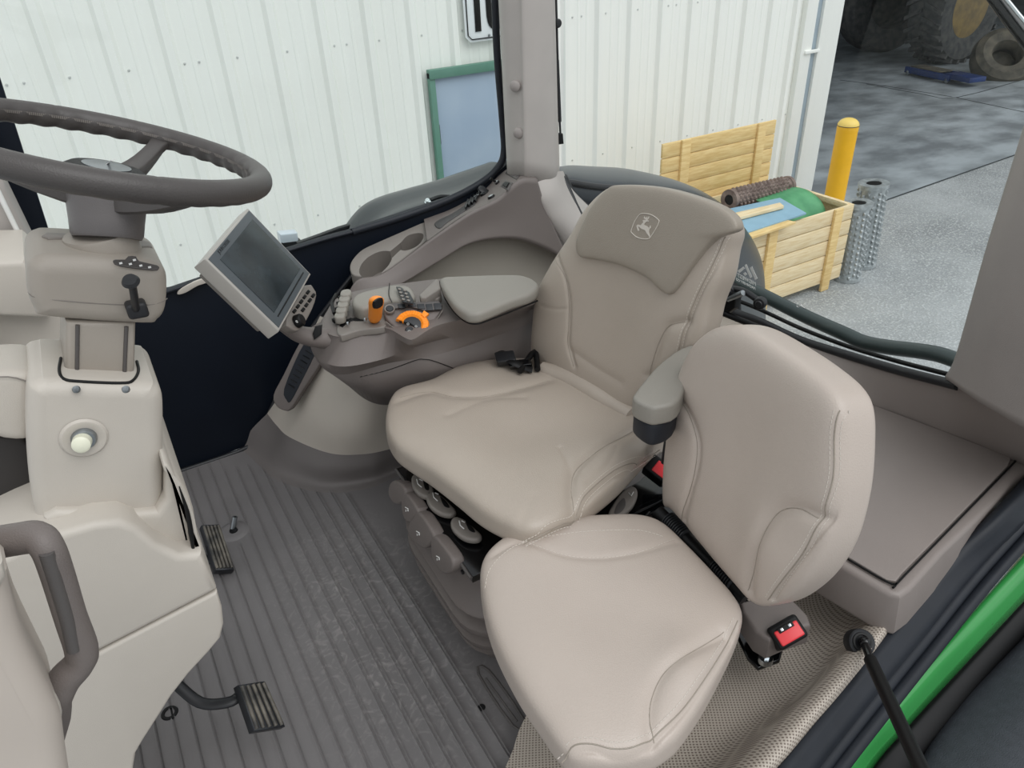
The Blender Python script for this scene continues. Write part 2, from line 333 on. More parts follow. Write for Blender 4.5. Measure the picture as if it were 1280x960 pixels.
# ------------------------------------------------------------------ upholstery
class Cushion:
    """plump panel: outline on the plane (o, n), seams pressed into its front"""
    def __init__(s, o, n, uphint, outline, T=.05, Tb=.04, p=4.5, hf=None, seams=(), NA=340, world=False):
        s.o = V3(o); s.u, s.v, s.n = frame(n, uphint); s.T, s.Tb, s.p, s.hf = T, Tb, p, hf
        W = [PL(a, b, s.o, s.n) for a, b in outline] if not world else outline
        q = cr([s.uv(w) for w in W], 8, True); q = resample(q, 400); s.c = q.mean(0)
        d = q - s.c; th = np.arctan2(d[:, 1], d[:, 0]); i = np.argsort(th); s.th, s.rad = th[i], np.hypot(d[:, 0], d[:, 1])[i]
        s.seams = []
        for sp in seams:
            pts, dep, wid = sp[:3]
            w = [PL(a, b, s.o + s.n * T * .9, s.n) for a, b in pts] if not world else pts
            s.seams.append((cr([s.uv(x) for x in w], 10), dep, wid))
        s.NA = NA
    def uv(s, w): return V3(np.dot(w - s.o, s.u), np.dot(w - s.o, s.v))
    def r(s, th): return np.interp(th, s.th, s.rad, period=2 * math.pi)
    def height(s, q, rho):
        z = s.T * (1 - np.clip(rho, 0, 1) ** s.p) ** (1 / s.p)
        k = 1 - np.clip(rho, 0, 1) ** 8
        if s.hf: z = z + s.hf(q[..., 0], q[..., 1]) * k
        for P, dep, wid in s.seams:
            d = np.full(q.shape[:-1], 9.)
            for a, b in zip(P[:-1], P[1:]):
                ab = b - a; t = np.clip(((q - a) @ ab) / max(ab @ ab, 1e-12), 0, 1); d = np.minimum(d, np.linalg.norm(q - a - t[..., None] * ab, axis=-1))
            z = z - dep * np.exp(-(d / wid) ** 1.5)
        return z
    def build(s, name, m, parent, label=None):
        th = np.linspace(-math.pi, math.pi, s.NA, endpoint=False); R = s.r(th)[:, None] * np.stack([np.cos(th), np.sin(th)], 1)
        rho = np.r_[np.linspace(0.004, .8, 84), .8 + .2 * np.sin(np.linspace(0, math.pi / 2, 40)[1:])]
        rings = []
        for x in rho:
            q = s.c + R * x; z = s.height(q, np.full(s.NA, x)); rings.append(s.o + q[:, :1] * s.u + q[:, 1:] * s.v + z[:, None] * s.n)
        for x in rho[::-1][1:]:
            if x < .5 and x > .01: continue
            q = s.c + R * x; z = -s.Tb * (1 - x ** s.p) ** (1 / s.p); rings.append(s.o + q[:, :1] * s.u + q[:, 1:] * s.v + z * s.n)
        return loft(name, rings, m, parent, label=label)
    def at(s, w, lift=0.):
        q = s.uv(w); d = q - s.c; rho = np.hypot(*d) / s.r(math.atan2(d[1], d[0])); rho = min(rho, .999)
        return s.o + q[0] * s.u + q[1] * s.v + (s.height(q[None], np.array([rho]))[0] + lift) * s.n
    def welt(s, pts, parent, m='leather_dark', r=.0011, name='piping_shade'):  # dark leather tube painting the shadow line into a seam crease
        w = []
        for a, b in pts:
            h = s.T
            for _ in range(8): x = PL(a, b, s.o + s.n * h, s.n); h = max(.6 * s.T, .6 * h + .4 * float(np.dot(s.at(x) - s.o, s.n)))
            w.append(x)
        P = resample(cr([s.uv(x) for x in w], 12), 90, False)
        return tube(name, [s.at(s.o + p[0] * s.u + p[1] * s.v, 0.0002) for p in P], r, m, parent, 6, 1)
    def stitch(s, name, pts, parent, off=0., step=.0075, ln=.0048, r=.0007, m='thread', n_iter=3):
        w = []
        for a, b in pts:
            h = s.T
            for _ in range(8): x = PL(a, b, s.o + s.n * h, s.n); h = max(.6 * s.T, .6 * h + .4 * float(np.dot(s.at(x) - s.o, s.n)))
            w.append(x)
        P = cr([s.uv(x) for x in w], 12); L = np.linalg.norm(np.diff(P, axis=0), axis=1).sum(); P = resample(P, max(3, int(L / step)), False); vs, fs = [], []
        for i in range(len(P) - 1):
            t = unit(P[i + 1] - P[i]); nn = V3(-t[1], t[0]); a = P[i] + nn * off; b = a + t * ln
            A = s.at(s.o + a[0] * s.u + a[1] * s.v, .0004); B = s.at(s.o + b[0] * s.u + b[1] * s.v, .0004); tt = B - A
            if np.linalg.norm(tt) < 1e-6: continue
            tt = unit(tt); sd = unit(np.cross(tt, s.n)); k = len(vs)
            for base in (A, B):
                for c_, d_ in ((1, 0), (0, 1), (-1, 0), (0, -1)): vs.append(base + sd * r * c_ + s.n * r * d_)
            fs += [(k + j, k + (j + 1) % 4, k + 4 + (j + 1) % 4, k + 4 + j) for j in range(4)] + [(k, k + 3, k + 2, k + 1), (k + 4, k + 5, k + 6, k + 7)]
        me = bpy.data.meshes.new(name); me.from_pydata([tuple(v) for v in vs], [], fs); return link(name, me, m, parent)
# ================================================================== THE CAB
def px(f, k, pts): return [f(a, b, k) for a, b in pts]
MT['recess_olive'] = mat('recess_olive', (158, 152, 142), .5, var=.02, bump=.2, bscale=600)
# ---- floor mat with grooves
def build_floor():
    xs = sorted(set(np.round(np.concatenate([np.arange(-.55, 1.3, .02)] + [g + np.array([-.006, -.0035, -.0015, 0, .0015, .0035, .006]) for g in (-.0535 + .0388 * np.arange(-12, 16))]), 4)))
    ys = sorted(set(np.round(np.concatenate([np.arange(.15, 2.36, .06), np.arange(1.78, 2.3, .012), np.arange(.84, 1.0, .012)]), 4))); gl = -.0535 + .0388 * np.arange(-12, 13)
    vs, fs = [], []
    for x in xs:
        k = int(np.argmin(abs(gl - x))); d = abs(gl[k] - x); far = 2.30 if x < .1 else (2.24 - (x - .1) * .35 if x < .3 else 1.865)
        if .3 <= x < .42: far = 2.17 - (x - .3) * 2.5
        for y in ys:
            g = 1. if d < .0005 else (.8 if d < .002 else (-.9 if d < .0045 else 0.))
            pinhole = math.hypot(x - Z(291, 668, 0)[0], y - Z(291, 668, 0)[1]) < .05
            on = y < far and x < .43 and not pinhole
            if x > .40 and y < .93: on = on
            vs.append((x, y, -.0035 * g if on else 0.))
    n = len(ys)
    for i in range(len(xs) - 1):
        for j in range(n - 1): a = i * n + j; fs.append((a, a + n, a + n + 1, a + 1))
    o = mesh('floor', vs, fs, 'floor_rubber'); tag(o, 'ribbed brown-grey rubber floor mat with dusty boot scuffs', kind='structure')
build_floor()
# short ribs moulded beside the seat base, floor plug
def ridge(px_pts, par): return tube('ridge', px(Z, .002, px_pts), .004, 'plastic_dark', par, n=6, sm=4)
o = lathe('floor_screw', Z(602, 884, .001), (0, 0, 1), [(0, .001), (.007, .0015), (.009, 0), (.009, -.002)], 'black'); tag(o, 'small black screw hole in the ribbed mat near the seat base', 'screw')
o = lathe('floor_plug', Z(212, 891, .001), (0, 0, 1), [(0, -.004), (.01, -.004), (.012, .002), (.018, .002), (.02, -.002)], 'black'); tag(o, 'small round black plug in the floor under the steering shroud', 'plug')
o = join('mat_ribs', [tube('r', px(Z, .0, [(598, 842), (611, 838), (655, 900), (642, 908)]), .0035, 'plastic_dark', None, 6, 3, True), tube('r', px(Z, .0, [(607, 848), (646, 902)]), .003, 'plastic_dark', None, 6, 1)])
tag(o, 'raised grey ribs at the mat end beneath the small seat', kind='structure'); o.name = 'trim_1'
# ---- bulging pod on the right wall
def build_pod():
    lo = px(Z, 0., [(300, 560), (314, 572), (346, 600), (404, 616), (462, 610), (491, 598), (560, 575)])
    md = px(Z, .012, [(303, 552), (322, 566), (352, 588), (406, 604), (462, 598), (491, 588), (560, 565)])
    m2 = px(Z, .07, [(316, 535), (338, 548), (360, 567), (408, 585), (460, 583), (490, 573), (560, 550)])
    up = px(Z, .115, [(334, 517), (346, 532), (363, 547), (410, 566), (451, 568), (489, 561), (560, 540)])
    t = thing('wheel_arch_pod', 'bulging pale trim pod with dark rubber skirt below the armrest console', 'trim panel', Z(410, 600, 0))
    patch('rubber_skirt', [lo, md, m2, up], 'skirt', t, 8, 6, label='dark grey rubber skirt')
    r2 = px(Z, .25, [(355, 485), (368, 495), (385, 512), (420, 530), (455, 535), (492, 525), (560, 505)])
    r3 = px(Z, .42, [(385, 425), (396, 435), (408, 446), (430, 465), (458, 480), (492, 480), (560, 470)])
    r4 = px(Z, .52, [(400, 395), (412, 400), (425, 410), (445, 425), (470, 440), (500, 440), (560, 430)])
    patch('shell', [up, r2, r3, r4], 'plastic_pod', t, 8, 8)
    # recessed dark foot light in a taupe frame
    fr = [(341, 494), (345, 508), (356, 514), (364, 511), (380, 486), (402, 453), (420, 420), (405, 405), (390, 408), (372, 432), (354, 468)]
    n = unit((-.62, -.62, .3)); c = Y(378, 460, 2.06)
    prism('vent_frame', [PL(a, b, c, n) for a, b in fr], n, .03, 'plastic_taupe', t, .006, sm=3, label='taupe recess frame')
    gr = [(355, 486), (358, 500), (363, 502), (376, 478), (392, 446), (402, 424), (396, 417), (388, 420), (374, 440)]
    prism('vent_grille', [PL(a, b, c + n * .002, n) for a, b in gr], n, .004, 'rubber_blue', t, .001, sm=3, label='dark louvred grille')
    L = [tube('l', [PL(360 + 3.1 * i, 480 - 6. * i, c + n * .004, n), PL(368 + 3.1 * i, 485 - 6. * i, c + n * .004, n)], .0015, 'black', t, 6, 1) for i in range(10)]
    join('louvres', L)
build_pod()
# ---- lower right wall, dark panel under the glass
YW = 2.33
def build_right():
    top = [(-40, 400), (100, 385), (215, 362), (265, 345), (330, 322), (400, 300), (440, 289), (520, 262), (600, 236), (640, 200)]
    bot = [(-40, 690), (100, 640), (225, 590), (312, 556), (345, 500), (372, 452), (395, 415), (430, 395), (470, 385), (640, 330)]
    P = px(Y, YW, top) + px(Y, YW, bot)[::-1]
    o = prism('wall_right', P, (0, -1, 0), .03, 'navy', None, .003); tag(o, 'dark navy lower wall panel beneath the right side window', kind='structure')
    o = tube('trim_2', px(Y, YW - .012, [(205, 596), (312, 558), (330, 530), (358, 470), (385, 418), (412, 380), (440, 345)]), .008, 'rubber', sm=5); tag(o, 'black rubber seal edging the dark lower wall panel', kind='structure')
    o = tube('trim_3', px(Y, YW - .01, [(205, 366), (265, 346), (330, 323), (400, 301), (440, 290)]), .006, 'rubber_blue', sm=4); tag(o, 'thin dark seal along the top edge of the lower wall', kind='structure')
    o = prism('window_latch', px(Y, YW - .02, [(222, 368), (228, 360), (250, 350), (268, 347), (268, 351), (248, 357), (232, 366)]), (0, -1, 0), .01, 'plastic_light', None, .001, sm=3)
    tag(o, 'pale oval pull slot at the top of the dark lower wall', 'handle')
    # glass with black ceramic edge
    g = px(Y, YW + .03, [(-60, -120), (625, -120), (640, 200), (600, 236), (440, 290), (215, 364), (-40, 400)])
    o = prism('window_1', g, (0, -1, 0), .005, 'glass', None, 0.0001, seg=1); tag(o, 'large clear right side window of the cab', kind='structure')
    o = tube('trim_4', px(Y, YW + .0, [(617, -60), (621, 60), (628, 150), (630, 190), (622, 210), (600, 229), (560, 250), (500, 272), (440, 290)]), .0125, 'rubber_blue', sm=8); tag(o, 'curved dark rubber seal round the right side window corner', kind='structure')
    o = prism('trim_5', px(Y, YW + .01, [(-60, 60), (-12, 60), (60, 285), (118, 470), (60, 470), (-10, 290)]), (0, -1, 0), .02, 'navy', None, .002); tag(o, 'dark slanted window border at the front corner of the cab', kind='structure')
build_right()
# ---- front corner post and dash flank, far left
def build_front():
    o = prism('trim_6', px(Y, 2.12, [(-80, 150), (-12, 150), (8, 240), (48, 322), (52, 345), (-80, 345)]), (0, -1, 0), .15, 'pillar_trim', None, .012); tag(o, 'grey front corner post trim behind the steering column', kind='structure')
    tube('trim_7', px(Y, 2.10, [(-14, 215), (10, 265), (38, 322)]), .006, 'white_ink', sm=3, n=8); bpy.data.objects['trim_7']['kind'] = 'structure'
    t = thing('dashboard', 'pale beige dashboard side panels behind the steering column', 'dashboard', Y(60, 430, 1.9))
    prism('upper_panel', px(Y, 1.85, [(-90, 330), (30, 326), (52, 345), (62, 400), (-90, 392)]), (0, -1, 0), .25, 'plastic_light', t, .015)
    prism('lower_panel', px(Y, 1.9, [(-90, 380), (110, 380), (118, 470), (60, 640), (-90, 640)]), (0, -1, 0), .2, 'plastic_light', t, .015)
    prism('side_vent', px(Y, 1.83, [(-30, 395), (5, 440), (10, 470), (-30, 470)]), (0, -1, 0), .01, 'rubber_blue', t, .003, label='dark vent slot')
build_front()
# ---- right side console shelf and pillar trims
def build_side():
    P, Q = Y, X
    rim = [P(a, b, YW - .01) for a, b in [(530, 274), (560, 263), (580, 253), (599, 243), (631, 213), (660, 196)]]
    inn = [P(a, b, 2.12) for a, b in [(436, 372), (447, 350), (478, 343), (540, 297), (585, 266), (620, 248), (648, 224), (669, 222)]]
    inn2 = [P(a, b, 2.12) for a, b in [(534, 301), (562, 281), (585, 266), (620, 248), (648, 224), (669, 222)]]
    mid = [P(a, b, y) for (a, b), y in zip([(438, 400), (460, 378), (503, 354), (547, 327), (590, 303), (641, 298), (680, 311), (712, 330)], (2.08, 2.08, 2.09, 2.10, 2.11, 2.11, 2.11, 2.11))]
    md_ = [P(a, b, y) for (a, b), y in zip([(437, 386), (455, 365), (492, 349), (545, 313), (590, 286), (632, 270), (660, 262), (684, 268)], (2.1, 2.10, 2.10, 2.11, 2.12, 2.12, 2.12, 2.12))]
    o = shelf = patch('trim_8', [rim, inn2], 'plastic_taupe', None, 8, 4); o = shelf; tag(o, 'taupe shelf top running under the right window', kind='structure')
    o = patch('wall_console', [inn, md_, mid], 'plastic_taupe', None, 8, 6, thick=.01)
    o.name = 'trim_9'; tag(o, 'taupe side wall panel below the cup holder shelf', kind='structure')
    # recessed arch panel
    e0 = [P(a, b, y) for (a, b), y in zip([(460, 378), (503, 354), (547, 327), (590, 303), (641, 298), (680, 311), (712, 330)], (2.09, 2.1, 2.11, 2.12, 2.12, 2.12, 2.12))]
    e1 = [V3(p[0], p[1] + .028, p[2] - .03) for p in e0]; e2 = [V3(p[0], p[1] + .04, p[2] - .16) for p in e0]; e3 = [V3(p[0], p[1] - .02, .1) for p in e0]
    o = patch('trim_10', [e0, e1, e2, e3], 'recess_olive', None, 8, 6); tag(o, 'olive-grey recessed arch panel behind the armrest', kind='structure')
    # flare from the post down behind the seat
    a0 = [P(660, 214, 2.16), P(667, 214, 2.15), P(684, 215, 2.15), P(697, 214, 2.17), P(704, 214, 2.26)]
    a1 = [P(664, 234, 2.16), P(674, 243, 2.115), P(690, 240, 2.115), P(703, 236, 2.15), P(712, 232, 2.26)]
    a2 = [P(672, 262, 2.16), P(684, 268, 2.11), P(702, 262, 2.11), P(717, 257, 2.15), P(728, 250, 2.26)]
    a3 = [P(694, 302, 2.16), P(705, 302, 2.115), P(722, 292, 2.10), P(740, 280, 2.14), P(752, 270, 2.26)]
    a4 = [P(715, 340, 2.16), P(730, 338, 2.11), P(760, 330, 2.10), P(790, 310, 2.14), P(800, 296, 2.26)]
    a5 = [P(760, 400, 2.125), P(770, 410, 2.11), P(790, 400, 2.10), P(830, 380, 2.14), P(850, 360, 2.26)]
    o = patch('trim_11', [a0, a1, a2, a3, a4, a5], 'pillar_trim', None, 8, 8); tag(o, 'pale grey trim flaring down from the rear right post', kind='structure')
    # post
    z0, z1 = .80, 2.3; rings = []
    base = [P(634, 215, 2.26), P(640, 212, 2.2), P(652, 213, 2.15), P(660, 214, 2.13), P(690, 221, 2.14), P(698, 222, 2.18), P(700, 222, 2.3)]
    base = [b_ + V3(0, 0, -.03) for b_ in base]; top = [P(623, 0, 2.26), P(628, 0, 2.2), P(648, 0, 2.15), P(656, 0, 2.13), P(688, 0, 2.14), P(693, 0, 2.18), P(694, 0, 2.3)]
    ext = [b + (b - a) * .9 for a, b in zip(base, top)]
    o = patch('wall_post', [base, [(a + b) / 2 for a, b in zip(base, top)], top, ext], 'pillar_trim', None, 5, 4, thick=.01); o.name = 'trim_12'; tag(o, 'tall grey fabric-finish rear right corner post', kind='structure')
    for (a, b) in ((643.5, 108), (647.5, 166.5)):
        o = lathe('button_cap', P(a, b, 2.155), (-.75, -.65, 0), [(0, .006), (.012, .0055), (.0165, .002), (.0175, -.003), (.0175, -.02)], 'pillar_dark')
        tag(o, 'round grey plastic cap on the post, %s of the two' % ('upper' if b < 120 else 'lower'), 'cap', 'caps on the corner post')
    # cup holder insert
    t = thing('cup_holder', 'taupe double cup holder tray under the right window', 'cup holder', P(490, 320, 2.18))
    A0, A1, A2 = P(463, 303, 2.31), P(534, 278, 2.31), P(478, 342, 2.12); n = unit(np.cross(A1 - A0, A2 - A0)); n = n if n[2] > 0 else -n; c = A0
    def pc(L, lift=0): return [PL(a, b, c + n * lift, n) for a, b in L]
    out = [(437, 333), (441, 323), (452, 312), (468, 304), (500, 290), (528, 278), (534, 279), (541, 291), (540, 296), (522, 309), (490, 333), (470, 343), (450, 345), (440, 342)]
    hole1 = [(447, 332), (449, 323), (458, 313), (472, 306), (484, 305), (488, 308), (488.5, 314), (483, 324), (474, 332), (462, 337), (452, 337)]
    hole2 = [(497, 299), (501, 293), (508, 286), (518, 283), (526, 283), (528, 287), (525, 294), (518, 300), (508, 304), (500, 304)]
    neck = [(484, 307), (499, 295), (502, 301), (488, 314)]
    tr = prism('tray', pc(out, .003), n, .10, 'plastic_grey', t, .006, sm=4)
    cs = [prism('k', pc(h, .03), n, d_, 'plastic_dark', None, .0001, seg=1, sm=s_) for h, d_, s_ in ((hole1, .105, 4), (hole2, .095, 4), (neck, .055, 0))]
    for k_ in cs: k_.location = (0, 0, 0); k_.data.transform(Matrix.Translation(-t.location))
    bpy.context.view_layer.update()
    for k_ in cs: k_.parent = t
    cut(tr, cs)
    # long oddments tray
    hs = lambda L, l=0.: [hit(shelf, a, b, l)[0] for a, b in L]
    o = prism('storage_tray', hs([(543, 281), (550, 275), (565, 268), (582, 257), (591, 252), (594, 256), (580, 265), (560, 278), (550, 286)], .003), hit(shelf, 566, 268)[1], .012, 'tray_dark', None, .002, sm=3)
    tag(o, 'shallow dark storage tray between cup holder and sockets', 'tray')
    # sockets and switches
    def sock(name, a, b, lab, w=.016):
        cc, nn = hit(shelf, a, b, .002); q = thing(name, lab, name.replace('_', ' '), cc)
        lathe('bezel', cc, nn, [(0, .002), (w * .8, .002), (w, .004), (w * 1.1, .002), (w * 1.1, -.006)], 'black', q); return q, cc, nn
    q, cc, nn = sock('power_socket', 606, 242, 'black round power socket with open flap next to the storage tray'); lathe('flap', cc + V3(-.0, .012, .012), (.1, -.5, .8), [(0, .003), (.012, .003), (.016, 0), (.016, -.003)], 'rubber', q); lathe('contact', cc, nn, [(.008, .003), (.011, .005), (.011, .002)], 'chrome', q, label='chrome ring')
    q, cc, nn = sock('auxiliary_socket', 614.5, 247, 'black socket with chrome contacts nearest the shelf edge', .012); lathe('contact', cc, nn, [(.006, .004), (.009, .006), (.009, .002)], 'chrome', q, label='chrome ring')
    q, cc, nn = sock('toggle_switch', 622, 229, 'small black toggle switch with chrome collar on the shelf', .008); lathe('collar', cc, nn, [(.004, .008), (.008, .007), (.008, .003)], 'chrome', q, label='chrome collar'); tube('lever', [cc, cc + nn * .022 + V3(-.012, 0, 0)], [.003, .005], 'black', q, sm=1)
    cc, nn = hit(shelf, 633, 233, .0); q = thing('rocker_switch', 'square dark rocker switch next to the toggle', 'rocker switch', cc)
    prism('housing', hs([(626, 233), (632, 226), (641, 229), (635, 238)], .003), nn, .006, 'plastic_dark', q, .001); prism('rocker', hs([(629, 233), (633, 229), (638, 230), (634, 236)], .007), nn, .004, 'black', q, .001)
    o = prism('label_plate', hs([(632, 217), (637, 212), (650, 220), (646, 225)], .002), hit(shelf, 640, 219)[1], .003, 'plastic_dark'); tag(o, 'narrow dark slot plate at the foot of the post', 'plate')
    cc, nn = hit(shelf, 592, 256, .002); q = thing('cable_plug', 'dark ribbed plug lying at the rear end of the storage tray', 'plug', cc)
    B_ = [prism('b', hs([(582 + 4 * i, 262 - 3 * i), (586 + 4 * i, 252 - 3 * i), (588 + 4 * i, 253 - 3 * i), (584 + 4 * i, 263 - 3 * i)], .012), nn, .009, 'rubber', q, .001) for i in range(4)]
    join('grip', B_); tube('loop', hs([(593, 250), (594, 243), (599, 241), (601, 246)], .012), .0014, 'chrome', q, closed=True, label='chrome wire loop')
build_side()
# ---- armrest console
def build_console():
    t = thing('armrest_console', 'taupe right armrest control console beside the operator seat', 'armrest console', Z(540, 430, .45))
    zz = [(.40, [(430, 475), (470, 505), (530, 500), (600, 490), (680, 460), (720, 400), (700, 372), (640, 372), (560, 380), (490, 395), (440, 420), (425, 450)]),
          (.60, [(402, 458), (431, 468), (486, 454), (540, 445), (596, 428), (676, 398), (682, 382), (660, 368), (600, 364), (520, 374), (440, 398), (404, 430)]),
          (.615, [(397, 452), (426, 464), (480, 452), (535, 438), (596, 423), (674, 390), (680, 376), (660, 362), (600, 356), (520, 366), (436, 390), (398, 426)]),
          (.635, [(391, 441), (422, 458), (475, 450), (530, 430), (600, 412), (673, 382), (680, 364), (655, 352), (600, 350), (520, 358), (430, 380), (394, 414)]),
          (.685, [(400, 416), (423, 427), (452, 420), (482, 416), (505, 428), (518, 430), (550, 412), (598, 400), (668, 380), (672, 360), (650, 348), (600, 345), (520, 352), (432, 368), (408, 390)]),
          (.70, [(405, 411), (424, 421), (450, 414), (482, 410), (506, 422), (517, 424), (546, 407), (592, 396), (660, 376), (668, 360), (648, 348), (600, 345), (520, 352), (436, 366), (414, 384)])]
    R = [resample(cr(px(Z, z, p), 8, True), 120) for z, p in zz]
    # keep corresponding points aligned by the angle about the centre
    R = [np.array([r[(int(np.argmin(np.linalg.norm(r - r_, axis=1))))] for r_ in [r[0]]]) if 0 else r for r in R]
    body = loft('body', R[1:], 'plastic_taupe', t, auto=50)
    lower = loft('lower_shell', R[:2], 'plastic_taupe', t)
    n = V3(0, 0, 1)
    def pz(L, z): return px(Z, z, L)
    pad = prism('armrest_pad', pz([(550, 352), (552, 346), (570, 344), (640, 342), (660, 345), (671, 351), (673, 358), (664, 366), (640, 374), (606, 388), (592, 391), (580, 389), (567, 379), (557, 365)], .755), n, .032, 'plastic_pad', t, .012, seg=5, sm=5, label='padded olive-grey armrest lid')
    tube('lid_gap', pz([(549, 352), (556, 372), (566, 388), (580, 401), (594, 405), (612, 400), (672, 376)], .722), .002, 'black', t, 6, 5, label='black gap line')
    tube('seam', hitpath(lower, [(450, 471), (486, 462), (520, 450), (530, 449), (545, 452), (592, 470)]), .0012, 'black', t, 6, 1, label='black seam line')
    # palm rest hump with fingertip levers
    prism('palm_rest', pz([(440, 372), (452, 364), (486, 356), (500, 355), (512, 357), (517, 363), (518, 370), (505, 375), (480, 375), (455, 384), (442, 381)], .74), n, .05, 'plastic_pad', t, .012, seg=5, sm=4, label='olive-grey palm rest')
    tube('palm_seam', pz([(487, 354), (486, 368), (490, 378)], .742), .0012, 'black', t, 6, 3)
    for i in range(5):
        a, b = 430 - i * 1.9, 366 + i * 7.0
        sc = prism('fingertip_lever', pz([(a - 5, b), (a - 2, b - 4), (a + 7, b - 5), (a + 9, b - 1), (a + 6, b + 2), (a - 3, b + 3)], .745 - .004 * i), n, .02, 'plastic_pad', t, .004, sm=3)
        prism('slot', pz([(a - 8, b + 4), (a + 6, b + 1), (a + 8, b + 2), (a - 6, b + 6)], .73 - .004 * i), n, .01, 'black', sc, .001)
    tube('lever_slot', pz([(418, 392), (415, 380), (420, 368)], .725), .0045, 'black', t, 8, 4)
    # keypad right of palm rest
    kp = prism('function_keypad', pz([(495, 358), (500, 358), (512, 365), (517, 375), (516, 379), (503, 377)], .752), n, .006, 'key_black', t, .002, label='dark function keypad')
    for i in range(2):
        for j in range(4):
            a, b = 499 + 6.5 * i + 1.6 * j, 361 + 1.5 * i + 4.2 * j
            prism('key', pz([(a - 2, b), (a - .5, b - 1.4), (a + 2.6, b - .2), (a + 1.2, b + 1.4)], .7545), n, .003, 'plastic_grey', kp, .0006)
    # transport latch boxes before the pad
    prism('storage_flap', pz([(524, 368), (545, 348), (549, 350), (551, 360), (532, 372), (526, 372)], .745), n, .03, 'plastic_grey', t, .004)
    prism('storage_flap', pz([(530, 374), (548, 363), (552, 368), (548, 373), (535, 376)], .725), n, .02, 'plastic_grey', t, .003)
    # speed lever gate and orange lever
    g = prism('lever_gate', pz([(421, 412), (424, 404), (440, 399), (462, 394), (478, 392), (482, 400), (480, 408), (450, 412), (426, 419)], .7045), n, .02, 'plastic_grey', t, .004, sm=3)
    sl = [prism('s', pz([(424, 407), (431, 399), (460, 394), (462, 397), (436, 402), (428, 409)], .7055), n, .003, 'black', g, .0008), prism('s', pz([(434, 404), (437, 397), (440, 397), (437, 404)], .7058), n, .003, 'black', g, .0008),
          prism('s', pz([(443, 401), (451, 394), (456, 394), (457, 401)], .7058), n, .003, 'black', g, .0008)]
    join('gate_slot', sl)
    for a, b in ((434.5, 404), (456, 399)): lathe('gate_pin', Z(a, b, .715), n, [(0, .004), (.003, .003), (.004, 0), (.004, -.004)], 'chrome', g)
    lv = thing('lever', '', '', (0, 0, 0)); bpy.data.objects.remove(lv)
    b0 = Z(468, 399, .715); b1 = Z(470, 373, .80)
    ov = loft('speed_lever', [np.array([b0 * (1 - s) + b1 * s + r * V3(math.cos(a) * (1 if math.cos(a) > 0 else .85), math.sin(a) * 1.15, 0) + V3(.0, 0, 0) for a in np.linspace(0, 2 * math.pi, 28, endpoint=False)]) for s, r in ((-.1, .012), (0, .016), (.1, .0175), (.5, .018), (.8, .0195), (.93, .0185), (1.0, .014), (1.03, .007))], 'orange', t, label='bright orange speed lever')
    prism('thumb_switch', [Y(a, b, b1[1] - .026) for a, b in [(469, 377), (476, 372), (479, 374), (478.5, 382), (472, 386), (469, 384)]], (.25, -.95, .3), .012, 'black', ov, .001, sm=2, label='black thumb button')
    lathe('indicator', Z(455, 388, .712), n, [(0, .006), (.006, .005), (.008, 0), (.008, -.006)], 'orange', t, label='small orange button')
    # control pod near side: recessed dish, thumbwheel, buttons, key row
    nn = unit((-.1, -.5, .86)); c = Z(515, 403, .70)
    def pp(L, k=0): return [PL(a, b, c + nn * k, nn) for a, b in L]
    prism('control_dish', pp([(484, 400), (480, 388), (486, 380), (520, 378), (548, 378), (553, 386), (545, 398), (536, 408), (522, 414), (509, 422), (500, 415)], .003), nn, .03, 'plastic_taupe', t, .006, sm=4)
    tube('dish_rim', pp([(482, 402), (492, 410), (510, 422), (524, 416), (538, 409), (547, 398), (553, 388)], .004), .0018, 'plastic_grey', t, 6, 4)
    prism('button_row', pp([(481, 383), (484, 379), (548, 376), (553, 381), (549, 387), (530, 388), (510, 382), (492, 386)], .011), nn, .01, 'plastic_dark', t, .002, sm=0)
    for i, (a, b, c_, d) in enumerate(((497, 380, 506, 385), (509, 379, 519, 383), (521, 380, 530, 386), (532, 380, 540, 388), (542, 379, 551, 387))):
        prism('key', pp([(a, b), (c_, b - .5), (c_ + 1.5, d - .5), (a + 1.5, d)], .0135), nn, .004, 'key_black', t, .0008)
    kb = lathe('round_button', PL(487, 386, c + nn * .013, nn), nn, [(0, .003), (.008, .003), (.010, .001), (.0105, -.006)], 'key_black', t); lathe('ring', PL(487, 386, c + nn * .013, nn), nn, [(.011, .001), (.0125, .002), (.0135, 0), (.0135, -.004)], 'plastic_grey', kb)
    # orange thumbwheel
    wc = PL(515, 407, c + nn * .012, nn); wu = unit(PL(534, 408, c + nn * .012, nn) - wc); wv = np.cross(nn, wu)
    R0 = np.linalg.norm(PL(494, 402, c + nn * .012, nn) - wc); k = []
    def arc(r, a, h): return wc + r * (math.cos(a) * wu + math.sin(a) * wv) + nn * h
    a0, a1 = math.radians(162), math.radians(-28); rings = []
    for a in np.linspace(a0, a1, 60):
        s = .0012 * (1 if int((a0 - a) / .075) % 2 else 0)
        rings.append(np.array([arc(R0 * .52, a, -.004), arc(R0 * .52, a, .004), arc(R0 * .64, a, .009 + s), arc(R0 * .92, a, .008 + s), arc(R0, a, .002 + s), arc(R0, a, -.004)]))
    ow = loft('thumbwheel', rings, 'orange', t, label='orange ribbed thumbwheel', smooth=False)
    prism('pointer', [arc(R0 * .8, .55, .012), arc(R0 * 1.18, .62, .014), arc(R0 * 1.12, .95, .014), arc(R0 * .8, .9, .012)], nn, .01, 'orange', ow, .002)
    prism('wheel_buttons', pp([(498, 400), (505, 394), (515, 392), (525, 398), (527, 407), (521, 411), (513, 404)], .017), nn, .01, 'key_black', t, .002, sm=3)
    hb = lathe('round_button', PL(511.5, 413, c + nn * .017, nn), nn, [(0, .004), (.008, .004), (.0105, .001), (.0105, -.008)], 'key_black', t)
